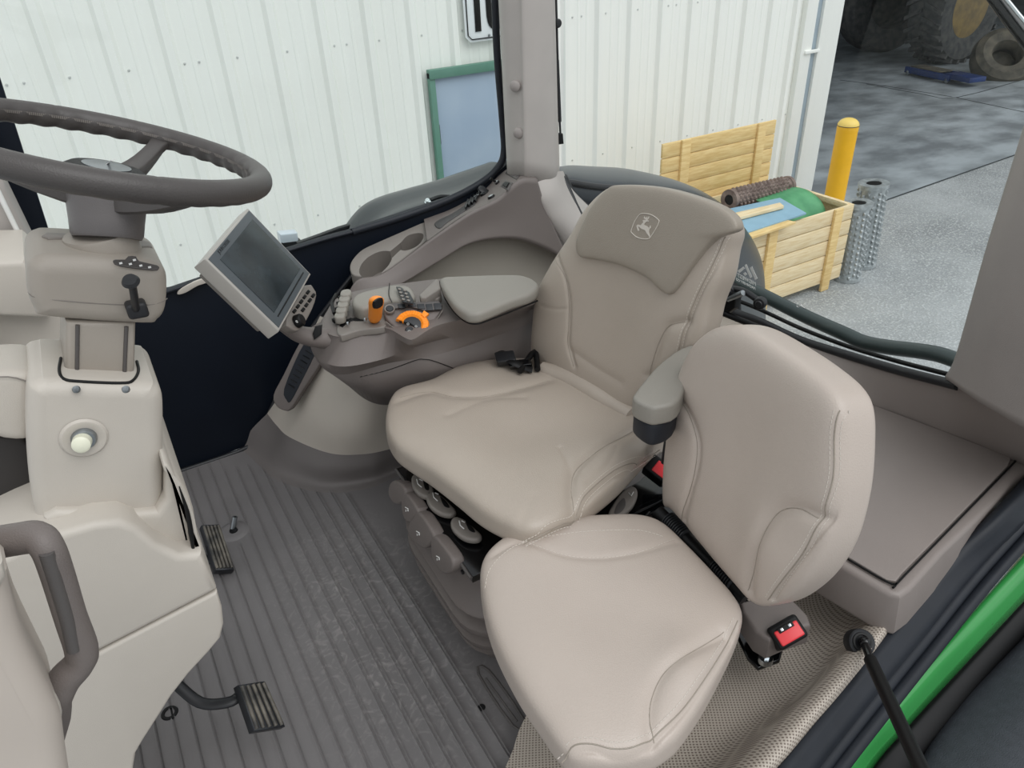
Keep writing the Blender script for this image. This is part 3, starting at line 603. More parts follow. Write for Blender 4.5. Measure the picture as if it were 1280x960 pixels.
    for (a, b), s_ in (((510, 405), .003), ((520, 408), .0028), ((511.5, 414), .003)):
        q = PL(a, b, c + nn * .0222, nn); tube('symbol', [q + s_ * (math.cos(x) * wu + math.sin(x) * wv) for x in (0, 1.6, 3.1, 4.7)], .0005, 'white_ink', t, 5, 2, closed=True)
    q = PL(532, 411, c + nn * .005, nn); tube('symbol', [q - wu * .002, q + wu * .002 + wv * .003], .001, 'white_ink', t, 5, 1)
    tube('scratch', [hit(lower, a, b, .0002)[0] for a, b in ((600, 428), (605, 423), (611, 418))], .0007, 'black', t, 5, 2)
build_console()
# ---- display on its arm
def build_monitor():
    Wm, Hm = .265, .205; ce = V3(.275, 1.61, .925); n = unit((.69, -.475, .545)); u = unit(V3(.535, .845, .05) - n * np.dot(n, (.535, .845, .05))); v = np.cross(n, u)
    if v[2] < 0: v = -v
    # re-centre on the photographed middle at this distance
    ce = PL(329, 334, ce, n)
    t = thing('display_monitor', 'grey tilted touch display on the console arm', 'display', ce - n * .03)
    def q(a, b, h=0): return ce + u * a + v * b + n * h
    def rect(a, b, x0, y0, h): return [q(x0 - a, y0 - b, h), q(x0 + a, y0 - b, h), q(x0 + a, y0 + b, h), q(x0 - a, y0 + b, h)]
    prism('housing', rect(Wm / 2, Hm / 2, 0, 0, 0), n, .036, 'monitor_shell', t, .004)
    prism('rear_shell', rect(Wm / 2 - .02, Hm / 2 - .02, 0, 0, -.03), n, .03, 'plastic_grey', t, .01)
    prism('bezel', rect(Wm / 2 - .006, Hm / 2 - .005, 0, 0, .0015), n, .003, 'bezel', t, .0015)
    prism('screen', rect(.104, .076, .004, .004, .0028), n, .003, 'screen', t, .0006)
    prism('lower_groove', rect(.104, .0015, .004, -.083, .0026), n, .002, 'black', t, .0004)
    w = words('lettering', 'JOHN DEERE', q(-.055, .0905, .0018), u, v, .011, 'key_black', t); w['label'] = 'dark embossed maker lettering'
    # keypad under the lower edge
    k = t
    kn = unit(n * .9 + v * -.15); pc = Y(377, 385, q(.06, -.13)[1])
    def kp(L, h=0): return [PL(a, b, pc + kn * h, kn) for a, b in L]
    k = prism('keypad', kp([(358, 398), (383, 356), (393, 361), (396, 370), (391, 386), (382, 403), (374, 413), (364, 411)]), kn, .022, 'plastic_grey', k, .004, sm=2)
    for i in range(5):
        for j in range(2):
            a, b = 368.5 + 4.2 * i + 6.5 * j, 388.5 - 5.9 * i + 4.2 * j
            if i == 0 and j == 1: continue
            prism('button', kp([(a - 2.3, b + .6), (a + .6, b - 3.), (a + 3.2, b - .6), (a + .4, b + 3.)], .0035), kn, .004, 'black', k, .001)
    kb_ = lathe('knob', PL(371, 402, pc + kn * .002, kn), kn, [(0, .017), (.012, .016), (.0145, .013), (.0155, 0)], 'black', k, label='black rotary knob')
    tube('knob_symbol', [PL(371, 402, pc + kn * .0195, kn) + .003 * (math.cos(a) * u + math.sin(a) * v) for a in (0, 1.5, 3, 4.5)], .0006, 'white_ink', k, 5, 2, True)
    a = t
    P0, P1 = Y(352, 404, 1.66), Z(402, 428, .67)
    tube('arm', [P0, (P0 + P1) / 2 + V3(0, 0, -.006), P1 + V3(.03, 0, 0)], [.022, .027, .034], 'plastic_taupe', a, n=18, sm=6, flat=.8)
    nn = unit((-.2, -.9, .35)); cc = Y(397, 413, P1[1] - .03)
    prism('switch', [PL(x, y, cc, nn) for x, y in ((391, 417), (394, 408), (403, 406), (402, 418), (393, 425))], nn, .01, 'black', a, .002, label='black rocker switch')
build_monitor()
# ---- steering wheel
def build_wheel():
    c = V3(.028, 1.2, 1.302); n = unit((.362, .0, 1)); u, v, n = frame(n, (0, 1, 0)); R, r = .213, .0172
    t = thing('steering_wheel', 'dark grey stitched steering wheel with wavy inner grip, partly out of frame', 'steering wheel', Y(133, 300, 1.2))
    NS, K = 300, 20; vs, fs = [], []
    for i in range(NS):
        a = 2 * math.pi * i / NS; d = math.cos(a) * u + math.sin(a) * v
        for j in range(K):
            b = 2 * math.pi * j / K; inw = max(0, math.cos(b - math.radians(215))); rr = r * (1 + .085 * inw * math.sin(a * 38)); 
            if i % 75 == 10: rr *= .97
            vs.append(c + d * (R + rr * math.cos(b)) + n * rr * math.sin(b))
    for i in range(NS):
        for j in range(K): fs.append((i * K + j, ((i + 1) % NS) * K + j, ((i + 1) % NS) * K + (j + 1) % K, i * K + (j + 1) % K))
    rim = mesh('rim', vs, fs, 'wheel_grip', t)
    sv, sf = [], []
    for i in range(430):
        a = 2 * math.pi * i / 430; d = math.cos(a) * u + math.sin(a) * v; e = -math.sin(a) * u + math.cos(a) * v; b = math.radians(172)
        p = c + d * (R + (r + .0004) * math.cos(b)) + n * (r + .0004) * math.sin(b); k = len(sv)
        for s1, s2 in ((-1, -1), (1, -1), (1, 1), (-1, 1)): sv.append(p + e * .0009 * s1 + n * .0022 * s2 + e * .0006 * s2)
        sf.append((k, k + 1, k + 2, k + 3))
    me = bpy.data.meshes.new('stitching'); me.from_pydata([tuple(x) for x in sv], [], sf); link('stitching', me, 'plastic_grey', rim, 'pale stitching round the rim')
    hub = Y(133, 214, 1.19); low = Y(134, 268, 1.17)
    p = Y(205, 172, 1.35); p = PL(205, 172, c, n); ang = math.atan2(np.dot(p - c, v), np.dot(p - c, u))
    for k in range(3):
        a = ang + k * 2 * math.pi / 3; d = math.cos(a) * u + math.sin(a) * v; e = np.cross(n, d)
        st = hub - n * (.02 if k == 0 else .04); en = c + d * (R - .004) - n * .004; rings = []
        for s in np.linspace(0, 1, 9):
            q = st * (1 - s) + en * s - n * .012 * math.sin(math.pi * s); w = (.008 if k == 0 else .024) * (1 - s) ** 1.2 + .0115; h = (.010 if k == 0 else .009) * (1 - s) + .006
            if s > .95: w += .004
            rings.append(np.array([q + e * w * sx + n * h * sy for sx, sy in ((-1, -.7), (-.8, -1), (.8, -1), (1, -.7), (1, .7), (.8, 1), (-.8, 1), (-1, .7))]))
        loft('spoke', rings, 'wheel_grip', t, auto=50)
    ax = unit(hub - low)
    lathe('hub', low, ax, [(.02, -.034), (.044, -.033), (.0465, -.028), (.048, -.01), (.050, .008), (.053, .02), (.054, .03), (.050, .036), (.02, .038)], 'hub_grey', t)
    cap = lathe('hub_cap', hub, n, [(0, .008), (.032, .0075), (.046, .006), (.054, .001), (.0555, -.006), (.053, -.016), (.02, -.018)], 'black', t, n=48, label='black round horn cap')
    lathe('emblem', hub, n, [(0, .0095), (.026, .009), (.031, .0085), (.031, .006)], 'steel', cap, n=40, label='silver oval emblem with leaping deer')
    deer('emblem_deer', hub + n * .0098, unit(_B), np.cross(n, unit(_B)), .016, 'white_ink', cap)
def deer(name, o, r, u, s, m, parent, ext=.0006):
    """leaping deer silhouette, unit box about 2 x 2"""
    pts = [(-1.0, -.50), (-.80, -.42), (-.62, -.20), (-.50, -.12), (-.52, -.38), (-.78, -.66), (-.72, -.72), (-.36, -.44), (-.28, -.10), (0, -.02), (.22, -.12), (.42, -.30), (.55, -.64), (.86, -.92), (.92, -.84), (.70, -.58), (.62, -.22),
           (.74, .0), (.92, .12), (.84, .20), (.60, .16), (.20, .22), (-.20, .30), (-.34, .46), (-.44, .60), (-.66, .50), (-.74, .56), (-.56, .70), (-.50, .80), (-.74, 1.02), (-.70, 1.06), (-.54, .94), (-.56, 1.16), (-.50, 1.16), (-.42, .90),
           (-.30, 1.10), (-.24, 1.08), (-.30, .88), (-.10, .98), (-.08, .93), (-.34, .74), (-.20, .55), (-.50, .10), (-.60, .02), (-.80, -.22), (-1.04, -.42)]
    pts = pts[:42] + [(-.42, .40), (-.50, .10)][:0] + pts[42:]
    r, u = unit(r), unit(u); n = unit(np.cross(r, u)); V = [V3(o) + r * a * s + u * b * s for a, b in pts]
    k = len(V); V2 = [p + n * ext for p in V]
    return mesh(name, V + V2, [tuple(range(k - 1, -1, -1)), tuple(range(k, 2 * k))] + [(i, (i + 1) % k, k + (i + 1) % k, k + i) for i in range(k)], m, parent, smooth=False)
build_wheel()
# ---- steering column
def build_column():
    t = thing('steering_column', 'beige tilting steering column with lever and ignition knob', 'steering column', Y(120, 600, 1.2))
    nY = V3(0, -1, 0)
    nt = unit((0, -1, .12))
    def P(L, y): return px(Y, y, L)
    up = prism('switch_housing', P([(33, 345), (36, 332), (48, 324), (70, 322), (170, 327), (194, 331), (207, 340), (211, 356), (209, 388), (199, 404), (180, 409), (60, 401), (42, 389), (34, 368)], 1.09), nY, .155, 'plastic_mid', t, .022, seg=5, sm=4)
    tube('housing_seam', [hit(up, a, b)[0] for a, b in [(35, 365), (42, 371), (70, 375), (130, 380), (185, 381), (203, 377), (209, 373)]], .0007, 'plastic_grey', up, 6, 5)
    lathe('collar', Y(134, 322, 1.165), (.0, 0, 1), [(.052, -.05), (.050, -.008), (.0485, .0), (.0475, .034), (.046, .038), (.03, .039)], 'plastic_mid', t, n=40)
    lathe('neck_ring', Y(134, 297, 1.165), (.0, 0, 1), [(.038, -.008), (.040, 0), (.038, .006)], 'black', t, n=40)
    # indicator plate
    zt = Y(170, 325, 1.12)[2]
    prism('indicator_plate', P([(141, 327), (144, 324), (156, 324), (160, 320), (170, 320), (174, 326), (196, 331), (198, 335), (190, 337), (150, 332)], 1.085), unit((0, -.6, .8)), .004, 'plastic_dark', up, .001, sm=2, label='dark indicator symbol plate')
    for a, b in ((151, 329), (163, 330), (176, 332), (187, 334), (168, 325)):
        q = Y(a, b, 1.082); rbox('symbol', q, ((1, 0, 0), (0, 1, 0), (0, 0, 1)), (.0019, .0006, .0012), 'white_ink', up, 0)
    for L in ([(52, 297), (58, 293), (92, 294), (92, 299), (60, 300)], [(168, 304), (172, 301), (186, 304), (188, 309), (176, 310)]):
        prism('switch_pad', [hit(up, a, b, .003)[0] for a, b in L], (0, 0, 1), .012, 'plastic_grey', up, .002)
    # lever
    rbox('lever_boot', Y(171, 386, 1.08), ((1, 0, -.05), nY, (0, 0, 1)), (.0135, .012, .0115), 'rubber', t, .005)
    lv = tube('shift_lever', [Y(170, 388, 1.075), Y(168, 372, 1.045), Y(165, 354, 1.03)], .0052, 'rubber', t, n=12, sm=4, label='black stalk lever')
    lathe('lever_knob', Y(163.5, 352, 1.03), unit((-.1, -.5, .85)), [(0, .006), (.009, .005), (.0115, 0), (.009, -.004), (.004, -.007)], 'rubber', lv, n=24)
    # telescoping neck
    nk = prism('telescoping_neck', P([(82, 402), (170, 404), (168, 486), (80, 484)], 1.10), nY, .13, 'plastic_mid', t, .008)
    for L in (((97, 406), (96, 480)), ((158, 408), (155, 481))): tube('groove', P(L, 1.0995), .0028, 'plastic_dark', nk, 8, 1)
    lo = prism('lower_cover', P([(33, 496), (38, 484), (52, 479), (70, 478), (180, 482), (196, 486), (205, 500), (206, 540), (206, 560), (204, 635), (196, 650), (60, 652), (44, 645), (36, 600), (32, 540)], 1.055), unit((0, -1, .0)), .165, 'plastic_light', t, .022, seg=6, sm=4)
    zc = Y(100, 481, 1.06)[2]; tube('boot_rim', [hit(lo, a, b, .0005)[0] for a, b in [(76, 448), (74, 464), (80, 474), (100, 477), (150, 479), (166, 476), (173, 464), (171, 452)]], .0022, 'black', lo, 8, 4, label='black slot rim around the neck')
    tube('cover_seam', px(Z, zc + .0005, [(38, 466), (50, 461), (74, 460)]), .0008, 'plastic_grey', lo, 6, 3)
    for a in (95, 157): lathe('cover_screw', Z(a, 486, zc), unit((0, -.5, 1)), [(0, .001), (.004, .0015), (.0052, 0), (.0052, -.003)], 'steel', lo)
    # ignition knob in its dish
    kc = Y(105, 548, 1.053); d = lathe('knob_dish', kc, nY, [(.006, -.001), (.018, .0), (.025, .003), (.028, .0025), (.031, -.001)], 'plastic_light', lo, n=36)
    lathe('lock_ring', kc, nY, [(.006, .008), (.014, .007), (.0165, .003), (.017, -.002)], 'steel', lo, label='steel lock collar')
    lathe('ignition_knob', Y(103, 551, 1.047), unit((-.1, -.9, .2)), [(0, .020), (.009, .0195), (.012, .017), (.0125, 0)], 'yellow_ivory', lo, n=24, label='ivory round push knob')
    sb = prism('side_box', P([(-60, 472), (-20, 468), (28, 466), (42, 474), (44, 490), (42, 540), (30, 553), (-10, 548), (-60, 520)], 1.10), nY, .11, 'plastic_light', t, .016, seg=5, sm=3)
    tube('side_seam', P([(-40, 474), (10, 471), (38, 478)], 1.098), .001, 'plastic_grey', sb, 6, 3)
    prism('cavity_shade', P([(-60, 545), (25, 548), (40, 560), (50, 600), (62, 655), (20, 665), (-60, 660)], 1.16), nY, .12, 'hollow', t, .004, label='dark block painting the shade inside the hollow beside the column')  # solid block, coloured dark for the shadow inside the recess
    return t
MT['yellow_ivory'] = mat('ivory', (226, 226, 205), .4, var=.02)
build_column()
def build_shroud():
    t = thing('column_shroud', 'large pale beige lower shroud beneath the steering column', 'shroud', Y(170, 940, 1.2))
    nY = V3(0, -1, 0)
    def P(L, y): return px(Y, y, L)
    a = prism('upper_shell', P([(20, 690), (60, 672), (119, 655), (150, 652), (172, 660), (195, 680), (225, 695), (246, 694), (253, 692), (262, 715), (272, 738), (262, 744), (118, 819), (60, 850), (-40, 880), (-40, 720)], 1.0), nY, .42, 'plastic_light', t, .012, seg=5)
    b = prism('lower_shell', P([(118, 820), (262, 745), (272, 740), (278, 760), (280, 780), (276, 798), (262, 815), (237, 842), (215, 870), (198, 897), (180, 925), (170, 942), (167, 960), (165, 1010), (-40, 1060), (-40, 881), (60, 851)], 1.0), nY, .42, 'plastic_light', t, .006, seg=4)
    prism('inner_cowl', P([(62, 672), (70, 640), (196, 640), (208, 590), (225, 600), (243, 640), (250, 708), (236, 716), (200, 704), (172, 684), (119, 672)], 1.04), nY, .34, 'plastic_light', t, .012, seg=5, sm=3)
    prism('cowl_wing', P([(205, 580), (216, 590), (236, 640), (256, 694), (246, 698), (240, 650), (222, 605), (206, 590)], 1.02), nY, .3, 'plastic_light', t, .004, sm=3)
    tube('cowl_slot', P([(224, 608), (234, 640), (239, 668), (242, 690)], 1.019), [.0008, .0035, .0042, .002], 'black', t, 8, 4, label='black slot')
    box('support', Z(205, 930, 0) + V3(-.22, .0, 0), Z(205, 930, 0) + V3(-.1, .1, .35), 'plastic_light', t, .01)
build_shroud()
# ---- pedals
def build_pedals():
    def pedal(name, label, L, z0, z1, arm, n):
        t = thing(name, label, 'pedal', Z(arm[0][0], arm[0][1], .0), 'floor pedals')
        c = Z(sum(a for a, b in L) / 4, sum(b for a, b in L) / 4, z0); Q = [PL(a, b, c, n) for a, b in L]
        p = prism('foot_plate', Q, n, .03, 'pedal_metal', t, .003)
        for i in range(5):
            s = (i + .5) / 5; A = Q[0] * (1 - s) + Q[1] * s; B = Q[3] * (1 - s) + Q[2] * s; A, B = A * .96 + B * .04, B * .96 + A * .04
            tube('tread_rib', [A + n * .002, B + n * .002], .0042, 'pedal_rubber', p, 8, 1)
        if len(arm) > 1: tube('arm', [Z(a, b, z) for a, b, z in arm], .0125, 'rubber', t, 12, 5, flat=.6)
        return t
    n = unit((.45, -.55, .75))
    pedal('brake_pedal', 'black ribbed brake pedal low on the ribbed floor, nearest the shroud base', [(298, 856), (331, 851), (357, 908), (318, 914)], .16, 0, [(215, 850, .2), (250, 878, .16), (285, 878, .15), (302, 868, .15)], n)
    pedal('accelerator_pedal', 'black ribbed pedal partly behind the shroud, beside the small pin', [(252, 656), (274, 655), (293, 712), (270, 713)], .07, 0, [(240, 690, .05), (262, 700, .03), (280, 705, .03)], unit((.35, -.5, .8)))
    t = thing('floor_pin', 'short bright metal stop pin rising from the ribbed mat', 'pin', Z(291, 662, 0))
    lathe('base_dish', Z(292, 664, 0), (0, 0, 1), [(0, .001), (.012, .001), (.03, .004), (.045, .001), (.048, -.002)], 'floor_rubber', t, n=36)
    lathe('hole', Z(292, 663, .002), (0, 0, 1), [(0, .002), (.012, .002), (.013, -.002)], 'black', t, label='black hole')
    tube('pin', [Z(291, 661, .0), Z(294, 646, .035)], .0075, 'steel', t, 16, 1, label='bright steel pin'); lathe('pin_bore', Z(294, 646, .0355), unit(Z(294, 646, .035) - Z(291, 661, 0)), [(0, .0004), (.0035, .0004), (.0035, -.001)], 'black', t)
build_pedals()
# ---- grab handle and near trim at the lower left
def build_near():
    t = thing('grab_handle', 'taupe angular grab handle at the lower left edge of the picture', 'grab handle', Y(60, 900, .62))
    P = [Y(a, b, y) for a, b, y in [(-70, 700, .66), (-30, 684, .64), (20, 674, .62), (46, 672, .61), (60, 686, .6), (72, 718, .6), (88, 770, .6), (102, 812, .6), (98, 830, .6), (80, 850, .6), (66, 876, .6), (60, 896, .62), (50, 925, .64)]]
    tube('grip', P, [.0145, .0145, .014, .014, .013, .013, .013, .014, .014, .015, .016, .02, .022], 'plastic_taupe', t, 16, 5)
    tube('grip_inlay', [Y(a, b, .590) for a, b in [(58, 690), (70, 728), (84, 775), (92, 812)]], .006, 'plastic_dark', t, 10, 4, label='dark inner grip strip')
    t = thing('door_post_trim', 'pale rounded trim post in the lower left corner', 'trim post', Y(20, 950, .5))
    prism('cover', [Y(a, b, .55) for a, b in [(-120, 690), (0, 712), (12, 740), (30, 800), (60, 862), (78, 900), (84, 940), (92, 1000), (96, 1080), (-120, 1080)]], unit((.15, -1, .25)), .14, 'trim_blush', t, .02, seg=5, sm=3)
    prism('collar', [Y(a, b, .57) for a, b in [(50, 868), (68, 866), (80, 892), (72, 925), (58, 905)]], unit((.3, -1, .2)), .05, 'plastic_light', t, .006, sm=3)
    prism('hinge_knob', [Y(a, b, .55) for a, b in [(-10, 702), (4, 704), (8, 722), (2, 735), (-10, 735)]], unit((.15, -1, .2)), .04, 'plastic_light', t, .006)
build_near()
# ---- operator seat
def bumpf(o, cu, rx, ry, h):
    return lambda a, b: h * np.exp(-(((a - cu[0]) / rx) ** 2 + ((b - cu[1]) / ry) ** 2))
def build_seat():
    t = thing('operator_seat', 'taupe leather operator seat with logo headrest panel, the larger seat', 'seat', (.72, 1.25, .0))
    n = unit((.07, .02, 1)); o = V3(.70, 1.24, .50)
    out = [(484, 548), (483, 528), (488, 509), (500, 497), (537, 487), (572, 471), (620, 461), (668, 460), (720, 470), (790, 520), (836, 545), (836, 552), (818, 564), (799, 584), (774, 611), (743, 637), (713, 657), (680, 673), (656, 675), (628, 664), (600, 648), (572, 625), (540, 600), (510, 580), (493, 566)]
    near = [(655, 671), (687, 655), (716, 641), (731, 620), (757, 596), (792, 576), (826, 554)]
    b1 = [(718, 638), (714, 610), (720, 588), (742, 568), (775, 548), (800, 532)]
    far = [(500, 497), (537, 490), (566, 496), (603, 496), (645, 488), (687, 476)]
    cu = Cushion(o, n, (-1, 0, 0), out, T=.055, Tb=.045, p=4.2, seams=[(near, .007, .006), (b1, .009, .012), (far, .007, .016), ([(700, 560), (712, 585), (714, 612)], .0025, .007), ([(640, 655), (655, 640), (668, 618)], .002, .006), ([(560, 520), (610, 500), (655, 497)], .0025, .012), ([(735, 600), (760, 580), (772, 560)], .002, .006)])
    c1 = cu.uv(PL(770, 590, o, n)); c2 = cu.uv(PL(590, 480, o, n)); c3 = cu.uv(PL(650, 560, o, n))
    cu.hf = lambda a, b: .016 * np.exp(-(((a - c1[0]) ** 2 + (b - c1[1]) ** 2) / .008)) + .014 * np.exp(-(((a - c2[0]) ** 2 + (b - c2[1]) ** 2) / .010)) - .012 * np.exp(-(((a - c3[0]) ** 2 + (b - c3[1]) ** 2) / .014))
    s = cu.build('seat_cushion', 'leather', t)
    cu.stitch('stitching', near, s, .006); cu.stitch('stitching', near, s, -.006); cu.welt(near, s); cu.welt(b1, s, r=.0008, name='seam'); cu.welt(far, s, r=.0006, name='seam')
    # backrest
    n = unit((-.97, -.137, .20)); o = V3(.985, 1.29, .62)
    out = [(673, 436), (675, 400), (680, 366), (691, 342), (704, 320), (724, 290), (740, 262), (762, 239), (780, 233), (833, 237), (885, 252), (912, 268), (921, 290), (916, 312), (910, 345), (897, 379), (888, 415), (872, 442), (845, 470), (815, 500), (792, 518), (770, 508), (740, 490), (704, 466), (677, 448)]
    ls = [(694, 322), (706, 345), (711, 372), (711, 405), (710, 430), (717, 458)]
    rs = [(856, 402), (836, 408), (824, 428), (816, 452), (808, 480)]
    pp = [(906, 296), (890, 333), (871, 371), (857, 408), (848, 440), (838, 470)]
    br = Cushion(o, n, (0, 0, 1), out, T=.055, Tb=.065, p=4.5, seams=[(ls, .006, .006), (rs, .008, .011), (pp, .006, .005), ([(676, 382), (692, 386), (708, 386)], .002, .004), ([(806, 470), (822, 462), (838, 460)], .003, .008), ([(715, 440), (745, 462), (775, 478)], .003, .012)])
    c1 = br.uv(PL(770, 400, o, n)); br.hf = lambda a, b: -.014 * np.exp(-(((a - c1[0]) ** 2) / .012 + ((b - c1[1]) ** 2) / .03))
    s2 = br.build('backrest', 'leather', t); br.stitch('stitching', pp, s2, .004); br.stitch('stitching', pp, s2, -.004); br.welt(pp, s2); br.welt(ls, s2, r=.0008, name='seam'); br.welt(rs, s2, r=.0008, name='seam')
    hp = [(724, 308), (727, 292), (742, 260), (762, 237), (780, 231), (833, 235), (888, 251), (918, 268), (926, 286), (912, 293), (895, 300), (872, 328), (850, 360), (840, 367), (828, 360), (812, 346), (780, 331), (748, 324), (729, 320)]
    oh = o + n * .048
    hd = Cushion(oh, n, (0, 0, 1), hp, T=.022, Tb=.02, p=6)
    h = hd.build('headrest_panel', 'leather_dark', t, label='darker leather headrest panel with stitched emblem')
    # crease where the panel meets the backrest, and the emblem
    def hpx(a, b, l=.0006): w = PL(a, b, oh + n * .022, n); return hd.at(w, l)
    tr = lambda Q: [(770 + a / 16, 250 + b / 16) for a, b in Q]
    sh = tr([(490, 280), (560, 268), (640, 275), (720, 300), (800, 350), (856, 400), (865, 425), (830, 520), (760, 640), (690, 745), (655, 772), (580, 780), (480, 765), (400, 730), (330, 665), (305, 630), (320, 570), (370, 440), (430, 340)])
    tube('emblem_outline', [hpx(a, b) for a, b in sh], .0010, 'thread', h, 6, 3, True)
    r_ = unit(hpx(815, 285) - hpx(798, 281)); u_ = unit(hpx(808, 270) - hpx(805, 294))
    dp_ = tr([(527, 410), (545, 440), (560, 430), (520, 470), (495, 505), (430, 492), (408, 518), (422, 580), (438, 618), (464, 612), (447, 570), (434, 528), (465, 540), (500, 572), (580, 602), (610, 660), (650, 712), (663, 748), (678, 725), (654, 640), (665, 582), (690, 560), (692, 540), (682, 505), (668, 548), (650, 560), (620, 525), (560, 500), (567, 470), (598, 437), (652, 428), (648, 410), (622, 405), (652, 378), (660, 325), (644, 335), (634, 362), (620, 368), (624, 328), (610, 335), (602, 364), (578, 352), (572, 328), (560, 335), (556, 368), (590, 385), (600, 398), (560, 398)])
    V_ = [PL(a, b, oh + n * .0232, n) for a, b in dp_]; k_ = len(V_)
    mesh('emblem_deer', V_ + [p - n * .004 for p in V_], [tuple(range(k_)), tuple(range(2 * k_ - 1, k_ - 1, -1))] + [(i, (i + 1) % k_, k_ + (i + 1) % k_, k_ + i) for i in range(k_)], 'thread', h, smooth=False)
    # roll between cushion and backrest
    tube('lumbar_roll', [Z(678, 462, .53), Z(712, 474, .53), Z(750, 496, .53), Z(790, 520, .53)], [.022, .028, .028, .022], 'leather', t, 18, 8)
    # backrest shell
    ob = o - n * .085
    # suspension: plate, bellows, tabs
    A, B = Z(496, 585, .41), Z(590, 721, .40); ax = unit(B - A); bk = unit(np.cross((0, 0, 1), ax)); bk = bk if bk[0] > 0 else -bk
    pl = prism('control_plate', [A, B, B + bk * .42, A + bk * .42], (0, 0, 1), .02, 'black_gloss', t, .003)
    tube('plate_lip', [A - bk * .002 + V3(0, 0, -.004), B - bk * .002 + V3(0, 0, -.004)], .004, 'plastic_dark', pl, 8, 1)
    for s in (.06, .12, .9): lathe('bolt_hole', A + (B - A) * s - bk * .002 + V3(0, 0, -.022), -bk, [(0, .004), (.005, .004), (.0055, -.001)], 'black', pl, n=16)
    rings = []; L = np.linalg.norm(B - A)
    for z, o_ in [(.385, .0), (.33, .004), (.30, .002), (.27, .022), (.262, .024), (.245, .006), (.225, .006), (.215, .024), (.20, .024), (.18, .0), (.165, .0), (.155, .016), (.14, .014), (.125, -.012), (.115, -.012), (.105, .004), (.09, -.004), (.06, -.03), (.0, -.045)]:
        c0 = A + bk * .004; q = []
        for s, w in ((0, 0), (1, 0), (1, .40), (0, .40)):
            p = A + (B - A) * s + bk * w; p[2] = z; q.append(p)
        q = np.array(q); cen = q.mean(0); d2 = []
        pl2 = offset2(np.array([[np.dot(p - cen, ax), np.dot(p - cen, bk)] for p in q]), -o_ + .004)
        rr = .11; ring = []
        for i in range(4):
            p, pa, pb = pl2[i], unit(pl2[i - 1] - pl2[i]), unit(pl2[(i + 1) % 4] - pl2[i])
            for k in range(7):
                tt = k / 6; a_ = p + pa * rr; b_ = p + pb * rr; ring.append((1 - tt) ** 2 * a_ + 2 * tt * (1 - tt) * p + tt ** 2 * b_)
        ring = np.array(ring); rings.append(np.array([cen + x * ax + y * bk for x, y in ring]) * 1.0)
        rings[-1][:, 2] = z
    loft('suspension_bellows', rings, 'plastic_taupe', t, auto=60, label='ribbed taupe rubber suspension bellows')
    # tabs on the front
    def tab(s, dz, w, h, round_=False):
        c = A + (B - A) * s - bk * .012 + V3(0, 0, dz); f = unit(-bk + V3(0, 0, .25)); uu = unit(ax); vv = np.cross(f, uu); vv = vv if vv[2] > 0 else -vv
        P_ = [c + uu * x * w + vv * y * h for x, y in ((-1, 1), (1, 1), (1.02, -.5), (.7, -1), (-.5, -1), (-.95, -.6))]
        o = prism('adjustment_tab', P_, f, .035, 'plastic_taupe', t, .006, sm=3)
        tube('symbol', [c + f * .002 + uu * .004 + vv * .006, c + f * .002 - vv * .003, c + f * .002 + uu * .005 - vv * .003], .0012, 'white_ink', o, 5, 1)
        tube('symbol', [c + f * .002 - uu * .003 + vv * .004 + x for x in (uu * .002, vv * .002, -uu * .002, -vv * .002)], .0008, 'white_ink', o, 5, 2, True)
        return c
    f_ = unit(-bk + V3(0, 0, .22)); pc_ = A - bk * .020
    def ptab(L, sym, name='adjustment_tab', th=.03):
        o = prism(name, [PL(a, b, pc_, f_) for a, b in L], f_, th, 'plastic_taupe', t, .006, seg=4, sm=3)
        if sym:
            a, b = sym; q = lambda x, y: PL(a + x, b + y, pc_ + f_ * .0012, f_)
            tube('symbol', [q(-1.5, -2), q(2, 0), q(2, 3)], .0011, 'white_ink', o, 5, 1); tube('symbol', [q(-.5, 1), q(-.5, 3.5)], .0011, 'white_ink', o, 5, 1)
    ptab([(486, 606), (491, 601), (498, 603), (505, 610), (506, 620), (500, 630), (491, 629), (485, 618)], None, 'side_lump')
    ptab([(501, 624), (506, 616), (521, 636), (520, 646), (516, 653), (507, 652), (502, 640)], (508, 636)); ptab([(510, 657), (521, 639), (541, 667), (539, 678), (530, 686), (521, 681), (512, 672)], (522, 666)); ptab([(538, 687), (541, 669), (562, 694), (566, 709), (561, 717), (552, 716), (541, 702)], (547, 697))
    # lever paddles on the plate
    def paddle(L, hole, sym):
        zt = .425; P_ = px(Z, zt, L); o = prism('height_paddle', P_, (0, 0, 1), .016, 'plastic_grey', t, .006, seg=4, sm=5)
        prism('finger_recess', px(Z, zt + .0012, hole), (0, 0, 1), .003, 'black', o, .0008, sm=4)
        a, b = sym; tube('symbol', [Z(a, b - 5, zt + .003), Z(a + 1.5, b + 1, zt + .003), Z(a + 6, b + 5, zt + .003)], .0014, 'white_ink', o, 5, 1); tube('symbol', [Z(a + 3, b - 5, zt + .003), Z(a + 7, b - 3, zt + .003)], .0012, 'white_ink', o, 5, 1)
    paddle([(514, 597), (518, 592), (528, 593), (538, 602), (542, 614), (534, 620), (524, 617), (516, 608)], [(529, 599), (535, 604), (536, 612), (531, 610)], (521, 604))
    paddle([(532, 617), (538, 613), (549, 617), (562, 628), (570, 638), (562, 643), (548, 640), (536, 630)], [(550, 620), (558, 627), (562, 634), (555, 632)], (541, 621))
    paddle([(563, 652), (568, 645), (580, 648), (592, 658), (602, 668), (596, 674), (580, 672), (567, 662)], [(582, 651), (590, 658), (594, 665), (586, 662)], (574, 656))
